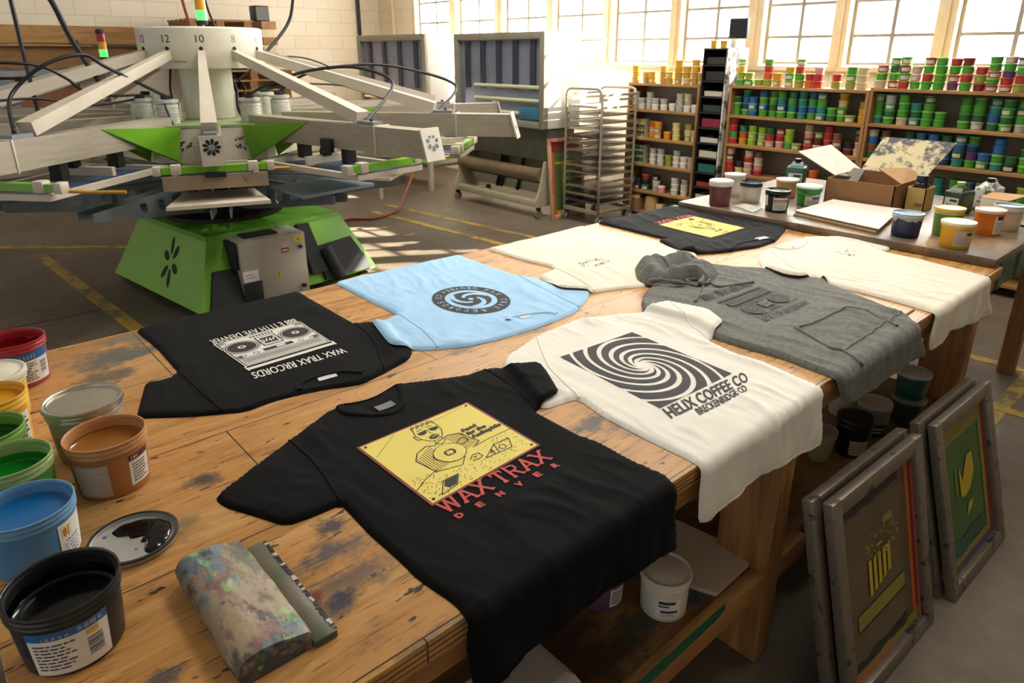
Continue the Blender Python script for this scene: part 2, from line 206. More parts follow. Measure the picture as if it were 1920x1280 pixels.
# ------------------------------------------------------------------ setting
def m_floor():
    m=bpy.data.materials.new('concrete_floor'); m.use_nodes=True; nt=m.node_tree; b=nt.nodes['Principled BSDF']
    tc=nd(nt,'ShaderNodeTexCoord'); 
    n1=nd(nt,'ShaderNodeTexNoise',Scale=.7,Detail=8.0,Roughness=.65); n2=nd(nt,'ShaderNodeTexNoise',Scale=9.0,Detail=6.0,Roughness=.75); n3=nd(nt,'ShaderNodeTexNoise',Scale=24.0,Detail=5.0,Roughness=.7)
    for n in (n1,n2,n3): nt.links.new(tc.outputs['Object'],n.inputs['Vector'])
    cr=nd(nt,'ShaderNodeValToRGB'); e=cr.color_ramp.elements; e[0].position=.3; e[0].color=srgb('#4b4035'); e[1].position=.72; e[1].color=srgb('#7d705f')
    nt.links.new(n1.outputs['Fac'],cr.inputs[0])
    mx=nd(nt,'ShaderNodeMix',data_type='RGBA',blend_type='MULTIPLY'); mx.inputs['Factor'].default_value=.55
    r=nd(nt,'ShaderNodeMapRange'); r.inputs[1].default_value=.3; r.inputs[2].default_value=.65; r.inputs[3].default_value=.5; r.inputs[4].default_value=1.1
    nt.links.new(n2.outputs['Fac'],r.inputs[0]); cc=nd(nt,'ShaderNodeCombineColor')
    for k in range(3): nt.links.new(r.outputs[0],cc.inputs[k])
    nt.links.new(cr.outputs[0],mx.inputs['A']); nt.links.new(cc.outputs[0],mx.inputs['B'])
    r3=nd(nt,'ShaderNodeMapRange'); r3.inputs[1].default_value=.66; r3.inputs[2].default_value=.7
    nt.links.new(n3.outputs['Fac'],r3.inputs[0])
    m2=nd(nt,'ShaderNodeMix',data_type='RGBA'); nt.links.new(r3.outputs[0],m2.inputs['Factor']); nt.links.new(mx.outputs['Result'],m2.inputs['A']); m2.inputs['B'].default_value=srgb('#332c26')
    nt.links.new(m2.outputs['Result'],b.inputs['Base Color']); b.inputs['Roughness'].default_value=.55
    bp=nd(nt,'ShaderNodeBump',Strength=.15,Distance=.01); nt.links.new(n2.outputs['Fac'],bp.inputs['Height']); nt.links.new(bp.outputs[0],b.inputs['Normal'])
    return m
struct(MB().box(-4,-4,-.1,7.2,11.3,0),'floor',m_floor())
M_line=mat('worn_yellow_paint','#a88a35',.6,dirt='#6a5c48',dscale=5,dthr=.5)
def strip(p,q,w,name):
    p=Vector(p+(0,));q=Vector(q+(0,)); d=(q-p).normalized(); n=Vector((-d.y,d.x,0))*w/2
    h=.002+.0007*(int(name[5:])%5); m=MB().hexa([p-n,q-n,q+n,p+n],[v+Vector((0,0,h)) for v in (p-n,q-n,q+n,p+n)]); struct(m,name,M_line)
strip((4.31,7.3),(4.66,4.2),.07,'trim_1'); strip((4.0,7.0),(4.23,4.2),.08,'trim_2'); strip((.78,7.4),(.97,4.5),.09,'trim_3')
strip((.3,8.2),(1.5,7.15),.08,'trim_4'); strip((3.45,.695),(4.6,.70),.075,'trim_5'); strip((4.55,1.9),(4.66,.4),.075,'trim_6'); strip((3.97,1.4),(4.02,.1),.07,'trim_13')
M_crack=mat('floor_joint_gap','#2c2620',.9)  # dark joint line in the floor
struct(MB().box(.1,5.455,0,.92,5.465,.002),'trim_14',M_crack)

def m_block():
    m=bpy.data.materials.new('painted_block'); m.use_nodes=True; nt=m.node_tree; b=nt.nodes['Principled BSDF']
    tc=nd(nt,'ShaderNodeTexCoord'); sp=nd(nt,'ShaderNodeSeparateXYZ'); cb=nd(nt,'ShaderNodeCombineXYZ'); nt.links.new(tc.outputs['Object'],sp.inputs[0])
    ad=nd(nt,'ShaderNodeMath',operation='ADD'); nt.links.new(sp.outputs['X'],ad.inputs[0]); nt.links.new(sp.outputs['Y'],ad.inputs[1])
    nt.links.new(ad.outputs[0],cb.inputs[0]); nt.links.new(sp.outputs['Z'],cb.inputs[1])
    br=nd(nt,'ShaderNodeTexBrick',Scale=1.0); br.inputs['Brick Width'].default_value=.42; br.inputs['Row Height'].default_value=.2; br.inputs['Mortar Size'].default_value=.006; br.inputs['Mortar Smooth'].default_value=.6
    br.inputs['Color1'].default_value=srgb('#ddd3c0'); br.inputs['Color2'].default_value=srgb('#d8cdb9'); br.inputs['Mortar'].default_value=srgb('#c2b7a4')
    nt.links.new(cb.outputs[0],br.inputs['Vector']); nt.links.new(br.outputs['Color'],b.inputs['Base Color']); b.inputs['Roughness'].default_value=.7
    bp=nd(nt,'ShaderNodeBump',Strength=.25,Distance=.006); iv=nd(nt,'ShaderNodeMath',operation='SUBTRACT'); iv.inputs[0].default_value=1; nt.links.new(br.outputs['Fac'],iv.inputs[1]); nt.links.new(iv.outputs[0],bp.inputs['Height']); nt.links.new(bp.outputs[0],b.inputs['Normal'])
    return m
M_block=m_block()
struct(MB().box(-4,10.9,0,7.0,11.15,4.4),'wall_left',M_block)
WX=6.6
wins=[(9.768,8.862),(8.708,7.825),(7.656,6.803),(6.676,5.827),(5.693,4.869),(4.729,3.937),(3.769,3.069),(2.938,2.221),(2.075,1.25)]
wb=MB().box(WX,-4,0,WX+.25,10.9,1.62).box(WX,-4,1.62,WX+.25,1.22,4.4).box(WX,9.8,1.62,WX+.25,10.9,4.4).box(WX,1.22,3.2,WX+.25,9.8,4.4)
struct(wb,'wall_back',M_block)
M_cream=mat('cream_painted_timber','#cdbb9a',.55,var=.12,vscale=5)
M_sash=mat('steel_sash','#8d877b',.5,.3)
mg=bpy.data.materials.new('frosted_pane'); mg.use_nodes=True; nt=mg.node_tree; nt.nodes.remove(nt.nodes['Principled BSDF'])
tr=nd(nt,'ShaderNodeBsdfTransparent'); tr.inputs[0].default_value=(.53,.54,.555,1); tl=nd(nt,'ShaderNodeBsdfTranslucent'); tl.inputs[0].default_value=(.9,.92,.96,1); mxs=nd(nt,'ShaderNodeMixShader')
n=nd(nt,'ShaderNodeTexNoise',Scale=5.0,Detail=4.0); r=nd(nt,'ShaderNodeMapRange'); r.inputs[1].default_value=.35; r.inputs[2].default_value=.7; r.inputs[3].default_value=.1; r.inputs[4].default_value=.32
nt.links.new(n.outputs['Fac'],r.inputs[0]); nt.links.new(r.outputs[0],mxs.inputs[0]); nt.links.new(tr.outputs[0],mxs.inputs[1]); nt.links.new(tl.outputs[0],mxs.inputs[2]); nt.links.new(mxs.outputs[0],nt.nodes['Material Output'].inputs[0])
for i,(a,b) in enumerate(wins):
    f=MB(); x0,x1=WX+.06,WX+.1; z0,z1=1.64,3.2; ym=(a+b)/2
    f.box(x0,b,z0,x1,b+.03,z1).box(x0,a-.03,z0,x1,a,z1).box(x0,b+.03,z0,x1,a-.03,z0+.025).box(x0,b+.03,z1-.03,x1,a-.03,z1)
    f.box(x0+.002,ym-.016,z0+.02,x1-.002,ym+.016,z1-.02)
    for k in range(1,6):
        z=1.6+.29*k; f.box(x0+.004,b+.02,z-.013,x1-.004,a-.02,z+.013)
    o=struct(f,'window_%d'%(i+1),M_sash)
    g=MB().box(WX+.077,b+.02,z0+.02,WX+.083,a-.02,z1-.02).build('pane',mg,o)
t=7
for i in range(len(wins)-1):
    a=wins[i][1]; b=wins[i+1][0]; m=MB().box(WX-.03,b,1.6,WX+.2,a,3.25); m.box(WX-.055,(a+b)/2-.02,1.6,WX-.03,(a+b)/2+.02,3.25)
    struct(m,'trim_%d'%(t if t<13 else t+2),M_cream); t+=1
struct(MB().box(WX-.05,1.2,1.585,WX+.02,9.82,1.625),'trim_20',M_cream)
struct(MB().box(WX-.03,9.768,1.625,WX+.2,9.85,3.25),'trim_21',M_cream); struct(MB().box(WX-.03,1.15,1.625,WX+.2,1.25,3.25),'trim_22',M_cream)
struct(MB().tube([(6.5,10.3,0),(6.5,10.3,4.4)],.022,10),'trim_23',M_cream)
M_blackpipe=mat('black_conduit','#1c1a18',.5)
struct(MB().tube([(6.2,10.86,0),(6.2,10.86,4.4)],.03,10),'trim_24',M_blackpipe)
# ------------------------------------------------------------------ workbench
def m_wood(name,base,dark,light,seam=True,stain=True,scale=1.0,rough=.42,axis=0):
    m=bpy.data.materials.new(name); m.use_nodes=True; nt=m.node_tree; b=nt.nodes['Principled BSDF']; lk=nt.links.new
    tc=nd(nt,'ShaderNodeTexCoord'); mp=nd(nt,'ShaderNodeMapping'); lk(tc.outputs['Object'],mp.inputs[0])
    st=[9*scale]*3; st[axis]=.9*scale; mp.inputs['Scale'].default_value=st
    g=nd(nt,'ShaderNodeTexNoise',Scale=2.2,Detail=12.0,Roughness=.68,Distortion=.8); lk(mp.outputs[0],g.inputs['Vector'])
    cr=nd(nt,'ShaderNodeValToRGB'); e=cr.color_ramp.elements; e[0].position=.28; e[0].color=srgb(dark); e[1].position=.74; e[1].color=srgb(light)
    k=e.new(.5); k.color=srgb(base); lk(g.outputs['Fac'],cr.inputs[0]); out=cr.outputs[0]
    def over(fac,col,f=None):
        nonlocal out
        x=nd(nt,'ShaderNodeMix',data_type='RGBA'); lk(fac,x.inputs['Factor']); lk(out,x.inputs['A']); x.inputs['B'].default_value=srgb(col); out=x.outputs['Result']
    def band(src,lo,hi,a=1.0):
        r=nd(nt,'ShaderNodeMapRange'); r.inputs[1].default_value=lo; r.inputs[2].default_value=hi; r.inputs[4].default_value=a; lk(src,r.inputs[0]); return r.outputs[0]
    def mul(a,c):
        x=nd(nt,'ShaderNodeMath',operation='MULTIPLY'); lk(a,x.inputs[0]); lk(c,x.inputs[1]); return x.outputs[0]
    if stain:
        n0=nd(nt,'ShaderNodeTexNoise',Scale=1.6,Detail=3.0); lk(tc.outputs['Object'],n0.inputs['Vector'])       # broad pale worn areas
        over(band(n0.outputs['Fac'],.5,.72,.45),'#c79f6c')
        mp2=nd(nt,'ShaderNodeMapping'); lk(tc.outputs['Object'],mp2.inputs[0]); s2=[7.0]*3; s2[axis]=3.2; mp2.inputs['Scale'].default_value=s2; mp2.inputs['Location'].default_value=(3.1,1.7,0)
        n1=nd(nt,'ShaderNodeTexNoise',Scale=1.0,Detail=7.0,Roughness=.72); lk(mp2.outputs[0],n1.inputs['Vector'])
        over(band(n1.outputs['Fac'],.585,.70,.72),'#55564b')                                                     # grey-green smears
        mp3=nd(nt,'ShaderNodeMapping'); lk(tc.outputs['Object'],mp3.inputs[0]); s3=[42.0]*3; s3[axis]=15.; mp3.inputs['Scale'].default_value=s3
        n2=nd(nt,'ShaderNodeTexNoise',Scale=1.0,Detail=3.0,Roughness=.6); lk(mp3.outputs[0],n2.inputs['Vector'])
        over(band(n2.outputs['Fac'],.66,.69,.95),'#25221f')                                                    # dark ink specks
        mp4=nd(nt,'ShaderNodeMapping'); lk(tc.outputs['Object'],mp4.inputs[0]); s4=[120.0]*3; s4[axis]=9.; mp4.inputs['Scale'].default_value=s4
        n4=nd(nt,'ShaderNodeTexNoise',Scale=1.0,Detail=4.0,Roughness=.6); lk(mp4.outputs[0],n4.inputs['Vector'])
        over(band(n4.outputs['Fac'],.58,.67,.8),'#4a3420')                                                     # scratches along the grain
        mp5=nd(nt,'ShaderNodeMapping'); lk(tc.outputs['Object'],mp5.inputs[0]); mp5.inputs['Rotation'].default_value=(0,0,.9); mp5.inputs['Scale'].default_value=(8,140,30)
        n5=nd(nt,'ShaderNodeTexNoise',Scale=1.0,Detail=2.0); lk(mp5.outputs[0],n5.inputs['Vector'])
        over(band(n5.outputs['Fac'],.66,.72,.65),'#3d2b1c')
        for (x,y,rx,ry,col,a) in STAINS.get(name,[]):
            mpp=nd(nt,'ShaderNodeMapping'); mpp.inputs['Location'].default_value=(-x/rx,-y/ry,0); mpp.inputs['Scale'].default_value=(1/rx,1/ry,0); lk(tc.outputs['Object'],mpp.inputs[0])
            gr=nd(nt,'ShaderNodeTexGradient',gradient_type='SPHERICAL'); lk(mpp.outputs[0],gr.inputs[0])
            nn=nd(nt,'ShaderNodeTexNoise',Scale=16.0,Detail=6.0,Roughness=.75); lk(tc.outputs['Object'],nn.inputs['Vector'])
            ad=nd(nt,'ShaderNodeMath',operation='ADD'); lk(gr.outputs['Fac'],ad.inputs[0]); sb=nd(nt,'ShaderNodeMath',operation='SUBTRACT'); lk(nn.outputs['Fac'],sb.inputs[0]); sb.inputs[1].default_value=.5
            m3=nd(nt,'ShaderNodeMath',operation='MULTIPLY'); lk(sb.outputs[0],m3.inputs[0]); m3.inputs[1].default_value=2.2; lk(m3.outputs[0],ad.inputs[1])
            over(mul(band(ad.outputs[0],.25,.7,a),band(gr.outputs['Fac'],.0,.12)),col)
    if seam:
        sp=nd(nt,'ShaderNodeSeparateXYZ'); lk(tc.outputs['Object'],sp.inputs[0]); cb=nd(nt,'ShaderNodeCombineXYZ'); lk(sp.outputs['X'],cb.inputs[0]); lk(sp.outputs['Y'],cb.inputs[1])
        br=nd(nt,'ShaderNodeTexBrick',Scale=1.0); br.inputs['Brick Width'].default_value=1.22; br.inputs['Row Height'].default_value=.41; br.inputs['Mortar Size'].default_value=.0016; br.inputs['Mortar Smooth'].default_value=.1
        lk(cb.outputs[0],br.inputs['Vector']); over(br.outputs['Fac'],'#2e2014')
    lk(out,b.inputs['Base Color']); b.inputs['Roughness'].default_value=rough
    rr=band(g.outputs['Fac'],.3,.7,1); r2=nd(nt,'ShaderNodeMapRange'); r2.inputs[3].default_value=rough-.08; r2.inputs[4].default_value=rough+.14; lk(rr,r2.inputs[0]); lk(r2.outputs[0],b.inputs['Roughness'])
    bp=nd(nt,'ShaderNodeBump',Strength=.25,Distance=.004); lk(g.outputs['Fac'],bp.inputs['Height']); lk(bp.outputs[0],b.inputs['Normal'])
    return m
BO=(1.66,1.53)
STAINS={'bench_top_wood':[(x-BO[0],y-BO[1],rx,ry,c,a) for x,y,rx,ry,c,a in [
  (.36,2.18,.24,.12,'#3e5558',.85),(.45,2.3,.16,.08,'#5d6663',.7),(.3,2.05,.14,.07,'#3f4a4c',.8),(.53,1.78,.0,.0,'#000000',0),
  (1.35,2.3,.2,.16,'#51604e',.75),(.46,1.05,.05,.05,'#2d3440',.9),(.43,.98,.12,.05,'#4c4b52',.85),(.42,.9,.16,.06,'#57534f',.75),(.33,.9,.07,.03,'#7c2a28',.9),
  (.33,1.37,.06,.05,'#2f3238',.9),(1.22,.95,.16,.12,'#4a4f4a',.85),(1.12,.98,.1,.05,'#2b2f30',.8),(.38,.86,.05,.04,'#27374d',.9),(.12,.9,.05,.03,'#30404a',.8),(2.45,2.3,.25,.1,'#8c7f86',.5)] if rx>0]}
M_bench=m_wood('bench_top_wood','#c08b4b','#94622f','#d6a869')
M_timber=m_wood('bench_timber','#8f6233','#5f3e1f','#b0834c',seam=False,stain=False,axis=2,rough=.6)
M_timberx=m_wood('bench_timber_rail','#9a6c3a','#6b4825','#b98c54',seam=False,stain=False,axis=0,rough=.6)
STAINS['bench_shelf_wood']=[(x-1.66,y-1.53,a,b,c,o) for x,y,a,b,c,o in ((1.05,.84,.25,.1,'#2a2420',.85),(.95,.95,.3,.12,'#231f1c',.8),(1.2,.86,.12,.08,'#2c3a2c',.8),(1.38,.80,.07,.05,'#1f2f4f',.9),(1.33,.83,.1,.06,'#4a5a48',.7),(1.6,1.1,.3,.2,'#2b241d',.7))]
M_shelfw=m_wood('bench_shelf_wood','#62431f','#402a15','#80592f',seam=False,stain=True,rough=.5)
B=thing('workbench',(BO[0],BO[1],0),'long orange-brown plywood workbench covered with laid-out shirts','workbench')
TX0,TX1,TY0,TY1=-.05,3.366,.699,2.369
MB().rbox(TX0,TY0,.855,TX1,TY1,.9,.004).build('tabletop',M_bench,B,40)
for z in (.866,.877,.888): MB().box(TX0+.002,TY0-.0006,z,TX1-.002,TY0+.001,z+.0022).build('ply_line',mat('plywood_glue_line','#5b3b20',.7),B); MB().box(TX0-.0006,TY0+.002,z,TX0+.001,TY1-.002,z+.0022).build('ply_line',mat('plywood_glue_line','#5b3b20',.7),B)
for a in [(TX0+.02,TY0+.012,.80,TX1-.02,TY0+.05,.856),(TX0+.02,TY1-.05,.80,TX1-.02,TY1-.012,.856)]: MB().rbox(*a,.003).build('apron',M_timberx,B,40)
for a in [(TX0+.01,TY0+.05,.80,TX0+.05,TY1-.05,.856),(TX1-.05,TY0+.05,.80,TX1-.01,TY1-.05,.856)]: MB().rbox(*a,.003).build('apron',M_timber,B,40)
for lx in (.12,1.6,3.16):
    for ly in (TY0+.012,TY1-.182):
        l=MB().rbox(lx,ly,0,lx+.075,ly+.17,.83,.004).build('leg',M_timber,B,40)
MB().rbox(.06,.76,.29,3.22,2.31,.325,.003).build('lower_shelf',M_shelfw,B,40)
MB().rbox(.06,.722,.25,1.86,.76,.33,.003).build('shelf_rail',M_timberx,B,40)
MB().add([(.55,.7212,.3305),(1.40,.7212,.3305),(1.36,.7212,.318),(1.0,.7212,.312),(.55,.7212,.31),(.55,.735,.3308),(1.42,.733,.3308)],[(4,3,2,1,0)[::-1],(0,1,6,5)]).build('paint_streak',mat('green_paint_streak','#1e5a3c',.4),B)
MB().rbox(2.0,.722,.25,3.22,.76,.325,.003).build('shelf_rail',M_timberx,B,40)

# ------------------------------------------------------------------ the painted bench across the end
STAINS['dark_bench_top']=[(3.5-4,1.6-1.5,.3,.1,'#7f9a90',.7),(3.55-4,1.9-1.5,.2,.08,'#a99f9a',.7),(3.42-4,1.0-1.5,.2,.1,'#a8835a',.8),(3.6-4,.8-1.5,.25,.12,'#9a7a56',.8)]
M_dark=m_wood('dark_bench_top','#6e5d4b','#43392f','#8d7a64',seam=False,stain=True,rough=.36,axis=1)
M_greenp=mat('green_painted_board','#4f6b4a',.6,dirt='#8f8a72',dscale=7,dthr=.55)
D=thing('workbench',(4.0,1.5,0),'ink-stained dark workbench across the far end holding buckets and cardboard','workbench')
MB().rbox(3.3,.714,.902,4.62,2.3,.94,.003).build('tabletop',M_dark,D,40)
MB().rbox(3.385,.735,.76,4.6,.765,.901,.003).build('apron',M_greenp,D,40)
for x0,y0 in ((3.40,.77),(4.5,.77),(4.5,2.2),(3.40,2.2)): MB().rbox(x0,y0,0,x0+.08,y0+.08,.9,.004).build('leg',M_timber,D,40)
for x in (3.45,3.75,4.05,4.35): MB().rbox(x,.722,.77,x+.03,.736,.9,.002).build('batten',M_greenp,D,40)

# ------------------------------------------------------------------ cloth
YE=TY0; ZT=.9; RB=.012
CL=[]
def nz(x,y,z=0): return noise.noise(Vector((x,y,z)))
def sdist(Pt,poly):
    A=np.array(poly); Bq=np.roll(A,-1,0); P=np.array(Pt)
    out=np.empty(len(P))
    for s in range(0,len(P),2000):
        p=P[s:s+2000,None,:]; d=Bq-A; t=((p-A)*d).sum(2)/np.maximum((d*d).sum(1),1e-12); t=np.clip(t,0,1)
        q=A+t[...,None]*d; D2=np.sqrt(((p-q)**2).sum(2)).min(1)
        y=p[...,1]; c=((A[:,1]>y)!=(Bq[:,1]>y))&(p[...,0]<(Bq[:,0]-A[:,0])*(y-A[:,1])/np.where(abs(Bq[:,1]-A[:,1])<1e-12,1e-12,Bq[:,1]-A[:,1])+A[:,0])
        out[s:s+2000]=np.where(c.sum(1)%2==1,D2,-D2)
    return out
def resample(poly,step):
    out=[]
    n=len(poly)
    for i in range(n):
        a=np.array(poly[i]); b=np.array(poly[(i+1)%n]); k=max(1,int(np.linalg.norm(b-a)/step))
        for j in range(k): out.append(tuple(a+(b-a)*j/k))
    return out
def soften(poly,r=.25):
    out=[]; n=len(poly)
    for i in range(n):
        a=np.array(poly[i-1]);b=np.array(poly[i]);c=np.array(poly[(i+1)%n])
        k1=min(.012,r*np.linalg.norm(a-b)); k2=min(.012,r*np.linalg.norm(c-b))
        out.append(tuple(b+(a-b)/np.linalg.norm(a-b)*k1)); out.append(tuple(b+(c-b)/np.linalg.norm(c-b)*k2))
    return out
def place(x,y,t,seed=0):
    """table coordinates (unrolled over the bench edge) + height above the cloth bed -> world"""
    if y>=YE: return (x,y,ZT+t)
    s=YE-y; L=RB*PI/2; rr=RB+t
    if s<L: a=s/RB; return (x,YE-rr*sin(a),ZT-RB+rr*cos(a))
    d=s-L; wv=min(1,d/.1)*(.004+.0035*sin(x*33+seed*2+2.2*nz(x*5,seed))+.0007*sin(x*83+seed+2*nz(x*9,seed)))
    return (x,YE-rr-max(wv,0),ZT-RB-d)
class Cloth:
    def __init__(s,outline,thick=.008,wr=.004,seed=0,ang=PI/2,calm=(),grid=.0082,extra=None,over=True):
        s.poly=resample(soften(outline),grid*.9); s.thick=thick; s.wr=wr; s.seed=seed; s.ang=ang; s.calm=calm; s.extra=extra; s.grid=grid
        A=np.array(s.poly); s.bb=(A[:,0].min(),A[:,0].max(),A[:,1].min(),A[:,1].max())
        s.under=[]
        if over:
            for c in CL:
                if c.bb[0]<s.bb[1] and c.bb[1]>s.bb[0] and c.bb[2]<s.bb[3] and c.bb[3]>s.bb[2]: s.under.append(c)
        CL.append(s)
    def fold(s,x,y):
        ca,sa=cos(s.ang),sin(s.ang); S=s.seed*7.3
        u=x*ca+y*sa; v=-x*sa+y*ca
        v2=v+.035*nz(u*4.5,v*3,S)+.02*nz(u*9,v*9,S+3)
        a=(1-abs(nz(u*1.6,v2*8.5,S+1)))**5.5; b=(1-abs(nz(u*3.1+4,v2*17,S+2)))**5.0
        c=nz(x*5,y*5,S+5); e=nz(u*7,v2*34,S+9)
        g=(1-abs(nz(u*5.5+2,v2*30+x*6,S+12)))**3.0; c2=nz(x*3.1,y*3.1,S+20)
        return .80*a*(.45+.8*c2)+.50*b*(.45+.8*c)+.30*g*(.35+.9*max(0,c2+.2))+.10*e+.30*c
    def t(s,P):
        P=np.asarray(P,float); d=sdist(P,s.poly); q=np.clip(d/.009,0,1); prof=np.sqrt(1-(1-q)**2)
        base=np.zeros(len(P))
        for c in s.under:
            sd=sdist(P,c.poly); k=np.clip((sd+.012)/.026,0,1); k=k*k*(3-2*k); base=np.maximum(base,k*(c.thick+c.wr*.9+.001))
        f=np.array([s.fold(x,y) for x,y in P]); am=np.clip(d/.03,0.12,1)
        for (x0,y0,x1,y1) in s.calm:
            dx=np.maximum(np.maximum(x0-P[:,0],P[:,0]-x1),0); dy=np.maximum(np.maximum(y0-P[:,1],P[:,1]-y1),0); k=np.clip(np.hypot(dx,dy)/.05,0,1); am*=(.16+.84*k)
        t=.0012+base+s.thick*prof+s.wr*am*f*prof
        if s.extra is not None: t=t+np.array([s.extra(x,y) for x,y in P])*prof
        return np.maximum(t,base+.0006)
    def mesh(s,name,m,parent):
        g=s.grid; x0,x1,y0,y1=s.bb; rnd=random.Random(s.seed+5)
        pts=[(x0+i*g+(.5*g if j%2 else 0),y0+j*g*.87) for i in range(int((x1-x0)/g)+2) for j in range(int((y1-y0)/(g*.87))+2)]
        d=sdist(pts,s.poly); pts=[p for p,k in zip(pts,d) if k>g*.55]
        ring=resample(s.poly,1); n=len(ring)
        # extra ring just inside keeps the rolled rim round
        allp=list(ring)+pts
        r=delaunay_2d_cdt([Vector(p) for p in allp],[],[list(range(n))],1,1e-6)
        V=[(v.x,v.y) for v in r[0]]; t=s.t(V)
        mb=MB(); F=[]
        for f in r[2]:
            a=[V[i] for i in f]; ar=(a[1][0]-a[0][0])*(a[2][1]-a[0][1])-(a[2][0]-a[0][0])*(a[1][1]-a[0][1])
            F.append(tuple(f) if ar>0 else tuple(f)[::-1])
        mb.add([place(x,y,h,s.seed) for (x,y),h in zip(V,t)],F)
        # hem/side wall: drop the rim onto what lies below and close with an underside lip
        return mb.build(name,m,parent,180)
    def ribbon(s,line,w,h,name,m,parent,n=10,off=.0):
        pts=bez([(p[0],p[1],0) for p in line],n); V=[];t=[]
        rows=[(-w/2,-.0015),(-w/2*.8,h*.7),(-w*.2,h),(w*.2,h),(w/2*.8,h*.7),(w/2,-.0015)]
        for i,p in enumerate(pts):
            a=pts[max(i-1,0)];b=pts[min(i+1,len(pts)-1)]; d=(b-a).normalized(); nn=Vector((-d.y,d.x,0))
            for o,hh in rows: V.append((p.x+nn.x*o,p.y+nn.y*o)); t.append(hh)
        T=s.t(V); mb=MB(); k=len(rows); F=[]
        for i in range(len(pts)-1):
            for j in range(k-1): F.append((i*k+j,(i+1)*k+j,(i+1)*k+j+1,i*k+j+1))
        mb.add([place(x,y,a+b+off,s.seed) for (x,y),a,b in zip(V,T,t)],F)
        return mb.build(name,m,parent,180)
    def hem(s,off,name,m,parent):
        top=[p for p in s.poly if p[1]<YE-.02]; xs=sorted(p[0] for p in top); x0,x1=xs[0]+.03,xs[-1]-.03; pts=[]
        for i in range(41):
            x=x0+(x1-x0)*i/40; ys=[p[1] for p in top if abs(p[0]-x)<.014]
            if ys: pts.append((x,min(ys)+off))
        sm=[(pts[i][0],sum(p[1] for p in pts[max(0,i-2):i+3])/len(pts[max(0,i-2):i+3])) for i in range(len(pts))]
        return s.ribbon(sm,.003,.0014,name,m,parent,2)
    def patch(s,pts4,name,m,parent,off=.0015):
        p=Print(s,pts4); p.rect(0,0,1,1,0); return p.build(name,[m],parent,off)

